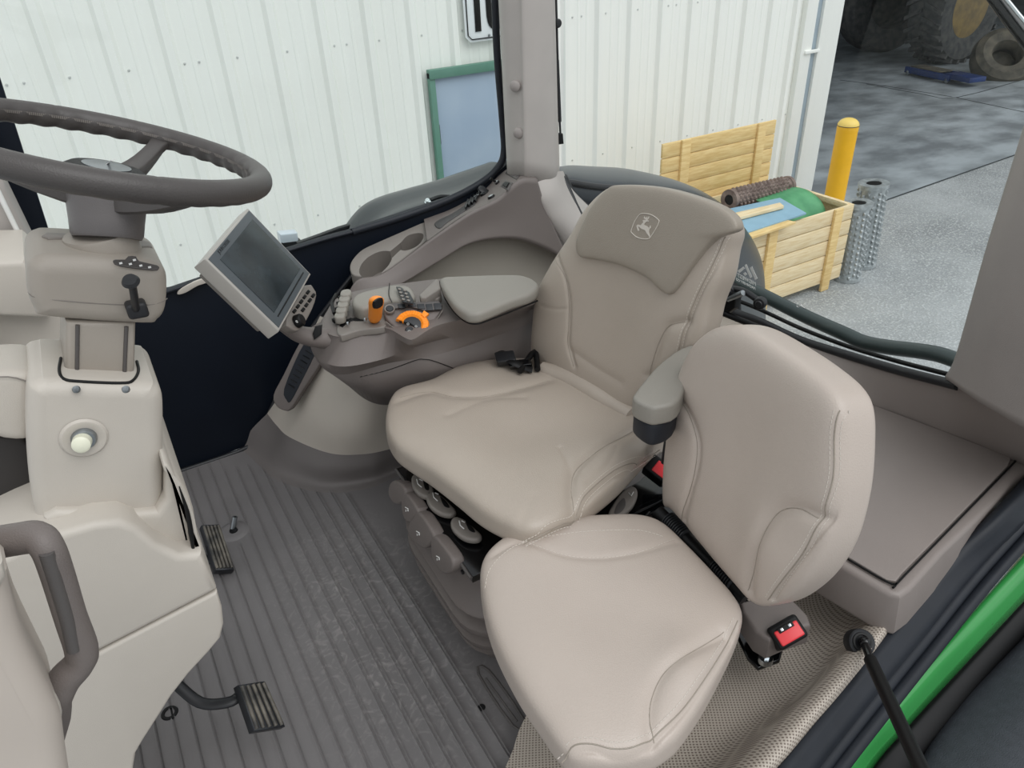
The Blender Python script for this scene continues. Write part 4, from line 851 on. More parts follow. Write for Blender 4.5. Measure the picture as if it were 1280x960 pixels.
    # left armrest (nearest the small seat)
    za = .755; ap = [(792, 498), (795, 488), (806, 474), (822, 456), (850, 435), (878, 428), (884, 432), (862, 470), (848, 500), (826, 508), (812, 508)]
    prism('left_armrest', px(Z, za, ap), unit((0, 0, 1)), .045, 'plastic_pad', t, .008, seg=5, sm=3, label='olive-grey left armrest pad')
    ap2 = [(792, 522), (796, 512), (812, 498), (850, 468), (880, 465), (888, 480), (846, 512), (842, 545), (824, 550), (800, 545)]
    prism('armrest_base', px(Z, za - .045, [(793, 516), (797, 507), (822, 480), (850, 462), (862, 466), (852, 495), (842, 520), (822, 530), (808, 528)]), (0, 0, 1), .055, 'rubber_blue', t, .01, seg=4, sm=3, label='dark base of the left armrest')
    tube('armrest_hinge', [Z(850, 500, .62), Z(842, 545, .56), Z(835, 580, .5)], [.022, .02, .016], 'rubber', t, 12, 4)
    return t
build_seat()
def build_seat_bits():
    # black side plate with recline paddle
    t = thing('seat_base_plate', 'glossy black steel seat base plate between the two seats', 'bracket', Z(800, 650, .36))
    prism('plate', px(Z, .38, [(690, 660), (800, 600), (838, 560), (860, 600), (850, 660), (800, 690), (720, 700)]), (0, 0, 1), .05, 'black_gloss', t, .005)
    prism('flange', px(Z, .395, [(738, 660), (830, 618), (834, 622), (742, 666)]), (0, 0, 1), .006, 'black_gloss', t, .001)
    tube('edge_rod', [Z(765, 655, .40), Z(800, 650, .40), Z(812, 640, .4)], .003, 'black_gloss', t, 8, 3)
    pd = prism('recline_paddle', px(Z, .43, [(761, 640), (766, 630), (776, 616), (788, 607), (796, 610), (797, 620), (790, 634), (776, 645), (764, 647)]), (.0, -.2, 1), .016, 'plastic_grey', t, .006, seg=4, sm=4)
    prism('finger_recess', px(Z, .4315, [(768, 641), (772, 630), (780, 622), (782, 632), (775, 641)]), (.0, -.2, 1), .003, 'plastic_dark', pd, .0008, sm=3)
    tube('symbol', [Z(786, 616, .434), Z(789, 620, .434), Z(792, 615, .434)], .0013, 'white_ink', pd, 5, 1)
    b = thing('seat_belt_buckle', 'red and black belt buckle beside the operator seat cushion', 'buckle', Z(824, 585, .42), 'seat belt buckles')
    c = Z(823, 586, .45); f = unit((-.35, -.5, .8)); uu = unit(Z(833, 575, .45) - Z(815, 595, .45)); uu = unit(uu - f * np.dot(uu, f)); vv = np.cross(f, uu)
    rbox('housing', c - f * .02, (uu, vv, f), (.022, .030, .03), 'black', b, .006); rbox('release_button', c + f * .006 - vv * .006, (uu, vv, f), (.015, .017, .006), 'red', b, .003, label='red release button')
    # belt parts on the far side
    t = thing('seat_belt_tongue', 'black belt tongue and webbing tucked behind the cushion by the console', 'seat belt', Z(640, 455, .55))
    f = unit((-.3, -.4, .85))
    rbox('tongue', Z(632, 448, .57), (unit((.8, -.5, .1)), unit((.3, .8, .2)), f), (.026, .02, .014), 'rubber', t, .005)
    rbox('latch_plate', Z(650, 455, .56), (unit((.9, -.35, 0)), unit((.3, .9, 0)), f), (.03, .016, .010), 'black_gloss', t, .004)
    tube('webbing', [Z(626, 440, .56), Z(640, 452, .575), Z(665, 462, .55)], .012, 'black', t, 10, 4, flat=.35)
    tube('tether', [Z(650, 464, .56), Z(668, 440, .56), Z(672, 462, .55)], .008, 'black', t, 10, 4)
build_seat_bits()
# ---- instructor seat
def build_jump():
    t = thing('instructor_seat', 'smaller plain taupe leather folding seat in the foreground', 'seat', (.62, .72, 0))
    n = unit((.05, .0, 1)); o = V3(.60, .72, .465)
    out = [(601, 740), (602, 716), (612, 698), (632, 682), (655, 671), (700, 661), (760, 656), (800, 656), (828, 666), (858, 694), (890, 728), (916, 758), (926, 780), (920, 805), (903, 842), (880, 885), (855, 922), (838, 940), (812, 955), (770, 964), (728, 964), (702, 948), (676, 912), (648, 870), (622, 820), (608, 780)]
    top = [(618, 690), (652, 677), (700, 694), (740, 699), (780, 696), (812, 688), (845, 675)]
    rb = [(905, 790), (860, 818), (830, 842), (815, 872), (812, 900), (818, 925)]
    pp = [(702, 944), (716, 933), (740, 930), (766, 936), (794, 933), (823, 916), (852, 888), (880, 850), (904, 812), (922, 776)]
    cu = Cushion(o, n, (-1, 0, 0), out, T=.055, Tb=.05, p=4.2, seams=[(top, .004, .008), (rb, .009, .012), (pp, .006, .0055)])
    c1 = cu.uv(PL(862, 862, o, n)); c2 = cu.uv(PL(740, 672, o, n)); c3 = cu.uv(PL(750, 790, o, n))
    cu.hf = lambda a, b: .014 * np.exp(-(((a - c1[0]) ** 2 + (b - c1[1]) ** 2) / .0035)) + .008 * np.exp(-(((a - c2[0]) ** 2 + (b - c2[1]) ** 2) / .006)) - .008 * np.exp(-(((a - c3[0]) ** 2 + (b - c3[1]) ** 2) / .012))
    s = cu.build('seat_cushion', 'leather_light', t)
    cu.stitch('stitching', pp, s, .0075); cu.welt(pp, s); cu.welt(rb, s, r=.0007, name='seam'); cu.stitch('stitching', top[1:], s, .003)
    edge = [(606, 735), (612, 712), (632, 690), (655, 678), (700, 668), (760, 663), (800, 663), (830, 671)]
    cu.stitch('stitching', edge, s, 0.)
    n = unit((-.96, .196, .17)); o = V3(.895, .73, .70)
    out = [(834, 628), (834, 590), (838, 552), (846, 505), (858, 462), (876, 430), (900, 411), (925, 406), (955, 412), (1000, 436), (1040, 462), (1068, 486), (1081, 512), (1083, 556), (1078, 615), (1062, 675), (1036, 718), (1004, 745), (978, 755), (960, 751), (940, 732), (908, 700), (872, 662), (846, 636)]
    out = [(958 + (a_ - 958) * (.9 if a_ < 958 else .945), b_) for a_, b_ in out]
    l = [(850, 500), (862, 520), (871, 550), (870, 580), (862, 615), (852, 650)]
    r = [(935, 738), (945, 700), (962, 655), (978, 638), (1000, 636), (1024, 648)]
    pp = [(1078, 500), (1062, 500), (1050, 513), (1043, 545), (1041, 600), (1030, 648), (1000, 697), (960, 750)]
    br = Cushion(o, n, (0, 0, 1), out, T=.055, Tb=.05, p=5.5, seams=[(l, .009, .010), (r, .010, .013), (pp, .006, .005)])
    c1 = br.uv(PL(990, 680, o, n)); c2 = br.uv(PL(845, 560, o, n)); c3 = br.uv(PL(940, 560, o, n))
    br.hf = lambda a, b: .012 * np.exp(-(((a - c1[0]) ** 2 + (b - c1[1]) ** 2) / .004)) - .012 * np.exp(-(((a - c3[0]) ** 2) / .010 + ((b - c3[1]) ** 2) / .02))
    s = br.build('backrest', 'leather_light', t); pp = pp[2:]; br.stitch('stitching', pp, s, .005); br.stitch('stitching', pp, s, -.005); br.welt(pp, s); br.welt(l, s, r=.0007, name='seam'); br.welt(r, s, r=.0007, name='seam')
    # pivot bar and bracket
    A, B = Z(822, 640, .46), Z(932, 748, .41)
    tube('pivot_bar', [A, B], .016, 'black', t, 14, 1, label='black steel pivot bar')
    d = unit(B - A)
    for s0 in (.12, .66):
        p = A + (B - A) * s0; q = A + (B - A) * (s0 + .22); N = 40
        loft('spring', [p + (q - p) * i / N + 0 * p + (.020 + .004 * (i % 4 in (1, 2))) * np.array([math.cos(a) * V3(0, 0, 1) + math.sin(a) * np.cross(d, (0, 0, 1)) for a in np.linspace(0, 6.283, 14, endpoint=False)]) for i in range(N)], 'rubber', t, auto=30)
    prism('bracket_cover', px(Z, .37, [(928, 765), (925, 752), (955, 744), (985, 742), (1010, 768), (1014, 780), (985, 790), (962, 800), (945, 790)]), unit((0, 0, 1)), .06, 'plastic_taupe', t, .008, seg=4, label='taupe hinge cover')
    prism('mount_plate', px(Z, .27, [(895, 740), (930, 745), (985, 790), (975, 825), (948, 835), (935, 822)]), (0, 0, 1), .012, 'black_gloss', t, .004)
    bo = lathe('bolt_washer', Z(957, 822, .285), (0, 0, 1), [(0, .003), (.014, .003), (.015, 0), (.015, -.01)], 'chrome', t, label='bright washer')
    lathe('bolt_head', Z(957, 820, .288), (0, 0, 1), [(0, .012), (.007, .012), (.0088, .010), (.0088, 0)], 'chrome', bo, n=6)
    prism('link_plate', px(Z, .30, [(944, 795), (952, 790), (970, 806), (963, 814)]), (0, 0, 1), .004, 'steel', t, .001)
    # supports down to the fender
    tube('support', [A + (B - A) * .1 + V3(-.02, 0, 0), A + (B - A) * .1 + V3(-.05, 0, -.3)], .02, 'black', t, 10, 1)
    tube('support', [A + (B - A) * .85 + V3(-.02, 0, 0), A + (B - A) * .85 + V3(-.02, 0, -.2)], .02, 'black', t, 10, 1)
    b = thing('seat_belt_buckle', 'red and black belt buckle on the bracket of the small folding seat', 'buckle', Z(985, 805, .3), 'seat belt buckles')
    f = unit((-.42, -.42, .80)); c = Z(985, 790, .385); uu = unit(Z(1003, 776, .385) - Z(962, 800, .385)); uu = unit(uu - f * np.dot(uu, f)); vv = np.cross(f, uu); vv = vv if vv[2] > 0 else -vv
    rbox('housing', c - f * .052, (uu, vv, f), (.031, .023, .054), 'black', b, .007)
    rbox('release_button', c + f * .003 - vv * .003, (uu, vv, f), (.0245, .0145, .004), 'red', b, .003, label='red release button')
    rbox('slot', c + f * .0055 + vv * .009, (uu, vv, f), (.016, .005, .003), 'black', b, .001); 
    for s_ in (-.009, .008): rbox('tongue_catch', c + f * .008 + vv * .009 + uu * s_, (uu, vv, f), (.003, .003, .003), 'chrome', b, .0008)
build_jump()
# ---- rear left storage box, perforated lining, seals, green sill
def build_rear():
    zt = .43
    t = thing('storage_box', 'taupe storage box with lid behind the small seat', 'storage box', Z(1120, 640, .4))
    up = V3(0, 0, 1)
    # upper deck rising to the window
    W = X
    r0 = [W(1010, 428, 1.63), W(1062, 445, 1.63), W(1120, 463, 1.62), W(1170, 474, 1.61), W(1197, 476, 1.6), W(1218, 490, 1.55), W(1250, 508, 1.5), W(1300, 535, 1.46), W(1360, 561, 1.44)]
    r1 = [Z(1000, 455, .435), Z(1062, 478, .435), Z(1110, 495, .44), Z(1180, 520, .44), Z(1240, 545, .44), Z(1300, 568, .44)]
    r2 = [Z(980, 470, zt), Z(1060, 498, zt), Z(1100, 510, zt), Z(1150, 528, zt), Z(1180, 540, zt), Z(1215, 552, zt), Z(1250, 566, zt), Z(1300, 585, zt), Z(1340, 600, zt)]; r1 = [a * .4 + b * .6 + V3(0, 0, -.006) for a, b in zip(r0, r2)]; r2 = [p + V3(0, 0, -.010) for p in r2]
    patch('upper_deck', [r0, r1, r2], 'plastic_box', t, 6, 6)
    lid = [(1020, 478), (1078, 501), (1180, 539), (1264, 571), (1260, 582), (1128, 716), (1120, 726), (1108, 724), (1050, 690), (985, 640)]
    prism('box_body', px(Z, zt - .004, [(1000, 455), (1090, 495), (1180, 532), (1272, 562), (1340, 575), (1330, 610), (1284, 592), (1272, 602), (1180, 690), (1140, 735), (1126, 745), (1112, 742), (1040, 700), (960, 640)]), up, .10, 'plastic_box', t, .012, seg=5, flare=.012)
    prism('lid', px(Z, zt + .004, lid), up, .008, 'plastic_box', t, .0025, sm=0, label='flat storage lid')
    tube('lid_gap', px(Z, zt + .001, [(1078, 499), (1180, 536), (1266, 569), (1268, 576), (1262, 584), (1130, 720), (1121, 729), (1108, 727), (1060, 699)]), .0022, 'black', t, 6, 3, label='dark gap round the lid')
    # perforated fender lining
    rows = [[(620, 985, .02), (640, 940, .03), (655, 900, .04), (700, 830, .08), (800, 760, .12), (900, 730, .18), (990, 700, .24), (1040, 680, .29)],
            [(680, 1040, .10), (735, 970, .12), (800, 920, .14), (850, 890, .16), (905, 855, .17), (955, 825, .18), (1015, 760, .21), (1070, 705, .28)],
            [(780, 1060, .17), (840, 990, .18), (895, 940, .19), (940, 905, .20), (980, 875, .21), (1020, 835, .23), (1055, 785, .26), (1095, 722, .29)],
            [(860, 1060, .30), (905, 980, .30), (945, 935, .305), (985, 895, .31), (1020, 860, .315), (1050, 825, .32), (1080, 785, .325), (1115, 738, .32)],
            [(900, 1060, .32), (935, 985, .325), (975, 940, .33), (1005, 905, .335), (1035, 872, .34), (1065, 838, .345), (1095, 800, .345), (1124, 758, .34)],
            [(930, 1060, .29), (962, 985, .29), (995, 945, .29), (1022, 910, .295), (1052, 875, .30), (1080, 838, .305), (1108, 800, .31), (1132, 762, .31)]]
    o = patch('trim_13', [[Z(*p) for p in r] for r in rows], 'perforated', None, 8, 8, uv='xy'); tag(o, 'beige perforated fender lining under the small seat', kind='structure')
    o = patch('trim_14', [[Y(820, 470, 1.5), X(890, 385, 1.6), X(935, 398, 1.62), X(1000, 425, 1.63), X(1064, 446, 1.63)], [Z(840, 500, .40), Z(905, 450, .42), Z(940, 445, .435), Z(1000, 465, .44), Z(1060, 488, .44)]], 'perforated', None, 6, 4, uv=True); tag(o, 'beige perforated strip along the foot of the rear window', kind='structure')
    o = box('trim_24', (.98, 1.0, .05), (1.64, 2.2, .22), 'plastic_dark', None, .02); tag(o, 'dark rear floor ledge behind the two seats', kind='structure')
    o = box('trim_25', (1.62, 1.15, .1), (1.66, 2.2, .44), 'perforated', None, .01); tag(o, 'beige lower rear wall under the rear window', kind='structure')
    # seals and sill: long strips between two photographed lines
    def strip(name, lab, L, r, m, kind='structure', flat=1.):
        P_ = [Z(a, b, z) for a, b, z in L]; o = tube(name, P_, r, m, None, 14, 5, flat=flat); tag(o, lab, kind=kind); return o
    def band(name, lab, A, B, m, th=.02, mid=None):
        rows_ = [[Z(*p) for p in A]] + ([[Z(*p) for p in mid]] if mid else []) + [[Z(*p) for p in B]]
        o = patch(name, rows_, m, None, 5, 3, thick=th); tag(o, lab, kind='structure'); return o
    band('trim_15', 'broad black rubber sill strip beside the perforated lining', [(900, 1040, .30), (964, 962, .30), (1060, 845, .31), (1128, 762, .32), (1180, 695, .36), (1240, 640, .42), (1330, 540, .46)], [(960, 1040, .27), (1012, 962, .27), (1092, 862, .28), (1160, 782, .29), (1220, 710, .32), (1280, 645, .36), (1360, 560, .4)], 'rubber_blue', .02)
    strip('trim_16', 'thin inner door seal line on the black sill', [(949, 1040, .275), (1004, 962, .275), (1079, 866, .285), (1144, 786, .295), (1204, 712, .325), (1264, 645, .36)], .011, 'rubber')
    strip('trim_17', 'middle rounded door seal on the black sill', [(972, 1040, .27), (1022, 966, .27), (1092, 876, .28), (1157, 796, .29), (1217, 722, .32), (1277, 655, .36)], .014, 'rubber_blue')
    strip('trim_18', 'outer rounded door seal next to the green sill', [(982, 1060, .262), (1038, 976, .262), (1108, 886, .27), (1172, 806, .28), (1230, 734, .31), (1292, 664, .35)], .013, 'rubber_blue')
    band('trim_19', 'glossy green painted body sill along the door opening', [(994, 1040, .25), (1046, 962, .25), (1114, 882, .255), (1180, 806, .262), (1244, 732, .285), (1324, 640, .33)], [(1053, 1040, .17), (1090, 962, .17), (1138, 905, .18), (1193, 845, .19), (1258, 775, .215), (1328, 700, .25)], 'green_paint', .015, mid=[(1013, 1040, .24), (1058, 962, .24), (1118, 895, .245), (1178, 826, .255), (1244, 754, .275), (1318, 670, .32)])
    band('trim_20', 'black underside of the cab below the green sill', [(1048, 1040, .165), (1084, 962, .165), (1133, 905, .17), (1188, 845, .18), (1253, 775, .2), (1323, 700, .24)], [(1200, 1040, -.05), (1230, 962, -.05), (1260, 905, -.04), (1290, 845, -.03), (1340, 780, -.02), (1400, 700, 0.)], 'black', .02)
    # plain rear-left post
    a0 = [X(1234, 0, 1.66), X(1283, 200, 1.62), X(1283, 200, 1.62)]
    base = [X(1190, 478, 1.63), X(1198, 478, 1.595), X(1219, 492, 1.545), X(1250, 510, 1.495), X(1300, 537, 1.455), X(1360, 563, 1.435)]
    b1 = [X(1207, 445, 1.62), X(1213, 440, 1.60), X(1232, 450, 1.55), X(1262, 455, 1.5), X(1310, 465, 1.46), X(1370, 480, 1.44)]
    b2 = [X(1243, 320, 1.63), X(1249, 318, 1.61), X(1265, 320, 1.56), X(1290, 325, 1.51), X(1330, 330, 1.47), X(1380, 340, 1.45)]
    b3 = [X(1276, 215, 1.64), X(1282, 213, 1.62), X(1296, 215, 1.57), X(1320, 215, 1.52), X(1350, 220, 1.48), X(1400, 225, 1.46)]
    b4 = [p + (p - q) * 2.2 for p, q in zip(b3, b2)]
    low = [Z(1180, 510, .44), Z(1198, 515, .44), Z(1225, 530, .44), Z(1258, 545, .44), Z(1300, 560, .44), Z(1360, 580, .44)]
    o = patch('trim_21', [base, b1, b2, b3, b4], 'pillar_dark', None, 6, 6, thick=.02); tag(o, 'grey rear left corner post trim on the right of the picture', kind='structure')
    # rear window glass with rubber frame
    L = [(703, 222, 1.50), (740, 290, 1.52), (820, 340, 1.55), (905, 384, 1.60), (950, 402, 1.62), (1000, 425, 1.63), (1060, 444, 1.63), (1120, 462, 1.62), (1197, 482, 1.60)]
    P_ = [X(*p) for p in L]
    o = tube('trim_22', P_, .012, 'rubber', None, 14, 6); tag(o, 'black rubber frame along the foot of the rear window', kind='structure')
    o = tube('trim_23', [X(a, b - 11 - 4 * (a < 1050), x + .02) for a, b, x in L[3:]], .006, 'black', None, 10, 6); tag(o, 'thin black dotted border above the rear window frame', kind='structure')
    top = [p + V3(.02, 0, 1.1) for p in P_]
    o = patch('window_2', [P_, [(a + b) / 2 for a, b in zip(P_, top)], top], 'glass', None, 4, 3); tag(o, 'large clear curved rear window of the cab', kind='structure')
    # handle bar
    t = thing('window_handle_bar', 'long bent dark grey bar across the foot of the rear window', 'bar', X(1100, 430, 1.58))
    tube('bar', [X(a, b, x) for a, b, x in [(880, 330, 1.66), (915, 349, 1.67), (960, 372, 1.68), (1010, 397, 1.69), (1055, 417, 1.69), (1080, 428, 1.7), (1110, 434, 1.7), (1150, 439, 1.7), (1180, 445, 1.7), (1225, 462, 1.72)]], .020, 'green_black', t, 20, 6)
    t = thing('window_latch', 'black rear window latch with rollers beside the operator seat', 'latch', X(930, 375, 1.5))
    prism('bracket', [X(a, b, 1.5) for a, b in [(897, 358), (906, 350), (914, 356), (920, 372), (918, 385), (905, 394), (897, 390)]], unit((-1, -.3, .3)), .04, 'black', t, .005)
    tube('link_arm', [X(911, 360, 1.485), X(930, 364, 1.485), X(950, 377, 1.485)], .009, 'rubber', t, 12, 4)
    tube('cross_pin', [X(910, 374, 1.47), X(929, 366, 1.47)], .008, 'steel', t, 12, 1)
    for a, b in ((912, 364), (950, 379)): lathe('roller', X(a, b, 1.475), unit((-.9, -.4, .1)), [(0, .014), (.008, .014), (.010, .011), (.015, .010), (.017, .006), (.017, -.01)], 'rubber', t, n=24)
    tube('lower_rail', [X(905, 392, 1.5), X(960, 414, 1.54)], .009, 'black', t, 10, 1)
    # sticker on the glass, read from outside
    t = thing('dealer_decal', 'white mirror-image dealer sticker with peaked logo on the rear glass', 'sticker', X(937, 345, 1.56))
    nn = unit((-.99, -.08, .0)); c = X(936, 348, 1.60)
    def dp(a, b): return PL(a, b, c, nn)
    R_ = unit(dp(921, 344) - dp(945, 356)); U_ = unit(dp(932, 338) - dp(934, 349))
    words('lettering', 'MIDWEST', dp(933.3, 349.8), R_, U_, .0178, 'white_ink', t, sx=.9); words('lettering', 'MACHINERY CO', dp(932, 355), R_, U_, .0118, 'white_ink', t, sx=.85)
    for L in ([(930.6, 331.7), (932.8, 330.2), (940.1, 346.3), (937.6, 347.7)], [(937.2, 335), (939.8, 332.8), (946.7, 348.1), (944.1, 350.6)], [(921.9, 338.2), (928.8, 333.5), (931, 335.7), (924.1, 341.5)], [(928.8, 341.9), (931.4, 340.4), (933.6, 343), (931.4, 344.8)]):
        prism('peak_mark', [dp(a, b) for a, b in L], nn, .001, 'white_ink', t, .0001, seg=1)
    for L in ([(998, 384), (1001, 380), (1003, 383), (1006, 385)], [(996, 382), (997, 384)]): tube('small_mark', [X(a, b, 1.61) for a, b in L], .001, 'white_ink', t, 5, 1)
    # door strut
    t = thing('door_strut', 'black gas strut on a ball joint at the door sill, lower right', 'strut', Z(1074, 803, .33))
    cN = unit((-.3, -.55, .8)); c = Z(1076, 803, .345)
    lathe('ball_mount', c, cN, [(0, .004), (.012, .005), (.022, .008), (.0245, .006), (.0255, .0), (.0255, -.02)], 'rubber', t, n=36)
    lathe('mount_ring', c + cN * .008, cN, [(.012, -.004), (.014, .001), (.018, .001), (.02, -.004)], 'black', t, n=32)
    lathe('ball', c + cN * .016, (0, 0, 1), [(.011 * math.sin(a), -.011 * math.cos(a)) for a in np.linspace(0, math.pi, 12)], 'black_gloss', t, n=24, auto=80)
    p0 = c + cN * .016; p1 = Z(1088, 825, .37); p2 = Z(1152, 962, .5); p3 = Z(1190, 1040, .56)
    tube('rod', [p0, p1], [.007, .008], 'black_gloss', t, 12, 1); tube('cylinder', [p1, p2, p3], .0115, 'black', t, 18, 1)
    # black fender outside the sill with rubber blocks
    t = thing('outer_fender', 'textured black fender cover at the lower right corner', 'fender', Z(1250, 900, .1))
    rows = [[(1100, 1060, .08), (1152, 940, .10), (1200, 874, .11), (1245, 828, .12), (1290, 782, .13), (1360, 700, .15)], [(1130, 1060, .13), (1172, 950, .145), (1216, 886, .15), (1258, 840, .16), (1304, 792, .17), (1370, 710, .19)], [(1300, 1100, .16), (1300, 1000, .17), (1320, 930, .18), (1360, 880, .19), (1400, 830, .19), (1440, 760, .2)], [(1500, 1100, .1), (1500, 1000, .1), (1500, 930, .1), (1500, 880, .1), (1520, 830, .1), (1540, 760, .1)]]
    patch('cover', [[Z(*p) for p in r] for r in rows], 'fender_black', t, 6, 6, thick=.03)
    for i, (a, b) in enumerate(((1112, 946), (1142, 908), (1160, 893), (1176, 868))):
        q = rbox('rubber_block', Z(a, b, .06), (unit((1, .2, 0)), unit((-.2, 1, 0)), (0, 0, 1)), (.03, .02, .04), 'rubber' if i != 3 else 'junk', t, .006)
    lathe('sill_screw', Z(1237, 778, .235), unit((-.1, -.8, .6)), [(0, .004), (.005, .004), (.007, .0), (.007, -.004)], 'black', None, n=12); tag(bpy.data.objects['sill_screw'], 'small black screw on the glossy green sill', 'screw')
MT['green_black'] = mat('bar_paint', (58, 68, 68), .35, var=.05)
build_rear()
# ================================================================== OUTSIDE
G = -1.2; YB = 5.5
def build_outside():
    # ground
    def gp(name, x0, x1, ya, yb, z, m, lab):
        nx, ny = 60, 40; vs = [(x0 + (x1 - x0) * i / nx, ya[0] + (ya[1] - ya[0]) * i / nx + ((yb - (ya[0] + (ya[1] - ya[0]) * i / nx)) * j / ny), z) for i in range(nx + 1) for j in range(ny + 1)]
        o = mesh(name, vs, [(i * (ny + 1) + j, (i + 1) * (ny + 1) + j, (i + 1) * (ny + 1) + j + 1, i * (ny + 1) + j + 1) for i in range(nx) for j in range(ny)], m); tag(o, lab, kind='structure')
    gp('ground', -10, 40, (-12, -12), 5.6, G - .004, 'gravel', 'grey gravelly yard surface outside the tractor')
    gp('garage_floor', 6.9, 40, (4.72, 6.4), 24, G, 'concrete', 'worn grey concrete shop floor beyond the open doorway')
    o = tube('slab_joint', [(6.9, 4.72, G + .001), (40, 6.4, G + .001)], .012, 'dark_wall', None, 6, 1, flat=.3); tag(o, 'dark joint line where the yard meets the shop floor', kind='structure')
    for L in ([(1083, 105), (1155, 118), (1195, 122), (1285, 98)], [(1050, 100), (1110, 108), (1190, 121)], [(1195, 122), (1280, 140)]):
        o = tube('floor_crack', px(Z, G + .001, L), .012, 'dark_wall', None, 5, 3, flat=.2); tag(o, 'thin dark joint line in the shop floor', kind='structure')
    # metal building
    t = thing('metal_building', 'pale ribbed metal shop building with green framed door', 'building', (3, YB, G))
    x0, x1, z1 = -6., 6.56, 5.0; q = []
    ofs = Y(123, 15, YB)[0]; sp = .3345; x = ofs - sp * 16
    while x < x1:
        q += [(x - .045, 0), (x - .022, -.035), (x + .022, -.035), (x + .045, 0), (x + .115, 0), (x + .122, -.004), (x + .137, -.004), (x + .144, 0), (x + .20, 0), (x + .207, -.004), (x + .222, -.004), (x + .229, 0)]; x += sp
    q = [p for p in q if p[0] < x1]; n = len(q)
    vs = [(a, YB + b, G) for a, b in q] + [(a, YB + b, z1) for a, b in q]
    o = mesh('siding', vs, [(i, i + 1, n + i + 1, n + i) for i in range(n - 1)], 'siding', t, smooth=False)
    # screws
    pts = []
    zs = [Y(a, b, YB)[2] for a, b in ((544, 42), (834, 9.5))]; zline = zs[0]; k = 0
    x = ofs - sp * 6
    while x < x1 - .1:
        for dx in (.07,) + ((.16,) if k % 3 == 1 else ()): pts.append((x + dx, zline))
        pts.append((x + .07, zline - 1.15)); x += sp; k += 1
    sc = [lathe('s', (a, YB, z), (0, -1, 0), [(0, .008), (.006, .007), (.009, 0)], 'rivet', t, n=8) for a, z in pts]; join('siding_screws', sc)
    # corner trim and jamb
    def strip(name, pa, pb, m, dy=.05, y0=YB - .06, lab=None):
        xa, xb = pa, pb; return box(name, (xa, y0, G), (xb, y0 + dy, z1), m, t, .004, label=lab)
    X0 = Y(1010, 0, YB)[0]; Xa = Y(1018, 0, YB)[0]; Xb = Y(1026, 0, YB)[0]; Xc = Y(1050, 0, YB)[0]
    strip('corner_trim', X0 - .06, Xa, 'siding', .06); strip('jamb_strip', Xa, Xb, 'jamb_blue', .02, YB - .03, 'grey-blue jamb strip'); strip('door_jamb', Xb, Xc, 'siding', .3, YB - .06)
    box('jamb_bracket', (X0 - .01, YB - .08, Y(1011, 63, YB)[2] - .015), (Xb + .01, YB - .05, Y(1011, 63, YB)[2] + .015), 'siding', t)
    # building interior
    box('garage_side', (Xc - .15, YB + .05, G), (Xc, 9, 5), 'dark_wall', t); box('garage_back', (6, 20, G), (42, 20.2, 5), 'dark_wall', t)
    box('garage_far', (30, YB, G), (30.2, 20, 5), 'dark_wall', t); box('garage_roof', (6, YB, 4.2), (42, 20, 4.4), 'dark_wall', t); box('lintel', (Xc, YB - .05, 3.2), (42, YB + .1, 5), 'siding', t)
    # person door
    d0, d1 = Y(531, 93, YB)[0], 3.45; zt = Y(531, 90, YB)[2]
    f = box('door_frame', (d0, YB - .09, zt - .045), (d1, YB - .03, zt + .02), 'door_green', t, label='green door frame')
    f2 = box('f', (d0, YB - .08, G), (d0 + .045, YB - .03, zt), 'door_green', t); join('door_frame', [f, f2])['label'] = 'green door frame'
    dl = box('door_leaf', (d0 + .045, YB - .055, G), (d1, YB - .03, zt - .045), 'door_blue', t, label='flat pale blue-grey door leaf')
    for zz in (-.18, -.9): box('hinge', (d0 + .035, YB - .066, zt - .35 + zz), (d0 + .055, YB - .05, zt - .2 + zz), 'rubber', dl)
    # number sign
    s = thing('number_sign', 'white number sign with black digits and border on the metal wall', 'sign', (2.95, YB - .06, .9))
    sx0, zb = Y(582, 53, YB - .05)[0], Y(590, 53, YB - .05)[2]
    prism('plate', [V3(a, YB - .055, b) for a, b in ((sx0, zb + .04), (sx0 + .04, zb), (sx0 + .46, zb), (sx0 + .5, zb + .04), (sx0 + .5, zb + .56), (sx0 + .46, zb + .6), (sx0 + .04, zb + .6), (sx0, zb + .56))], (0, -1, 0), .006, 'sign_white', s, .002)
    tube('border', [V3(a, YB - .062, b) for a, b in ((sx0 + .02, zb + .05), (sx0 + .05, zb + .02), (sx0 + .45, zb + .02), (sx0 + .48, zb + .05), (sx0 + .48, zb + .55), (sx0 + .45, zb + .58), (sx0 + .05, zb + .58), (sx0 + .02, zb + .55))], .0045, 'black', s, 6, 1, True)
    box('digit_one', (sx0 + .085, YB - .0635, zb + .07), (sx0 + .135, YB - .058, zb + .5), 'black', s, .001)
    # a zero with straight sides
    def ring(w, h, k=24): return [(w * math.copysign(abs(math.cos(a)) ** .8, math.cos(a)), h * math.copysign(abs(math.sin(a)) ** .45, math.sin(a))) for a in np.linspace(0, 2 * math.pi, k, endpoint=False)]
    cx, cz = sx0 + .27, zb + .285; O_, I_ = ring(.085, .215), ring(.04, .165); k = len(O_)
    vs = [(cx + a, YB - .0635, cz + b) for a, b in O_ + I_] + [(cx + a, YB - .058, cz + b) for a, b in O_ + I_]
    fs = []
    for i in range(k): j = (i + 1) % k; fs += [(i, j, k + j, k + i), (2 * k + i, 3 * k + i, 3 * k + j, 2 * k + j), (i, 2 * k + i, 2 * k + j, j), (k + i, k + j, 3 * k + j, 3 * k + i)]
    mesh('digit_zero', vs, fs, 'black', s, smooth=False); lathe('sign_bolt', (sx0 + .2, YB - .06, zb + .035), (0, -1, 0), [(0, .006), (.008, .005), (.01, 0)], 'steel', s, n=10)
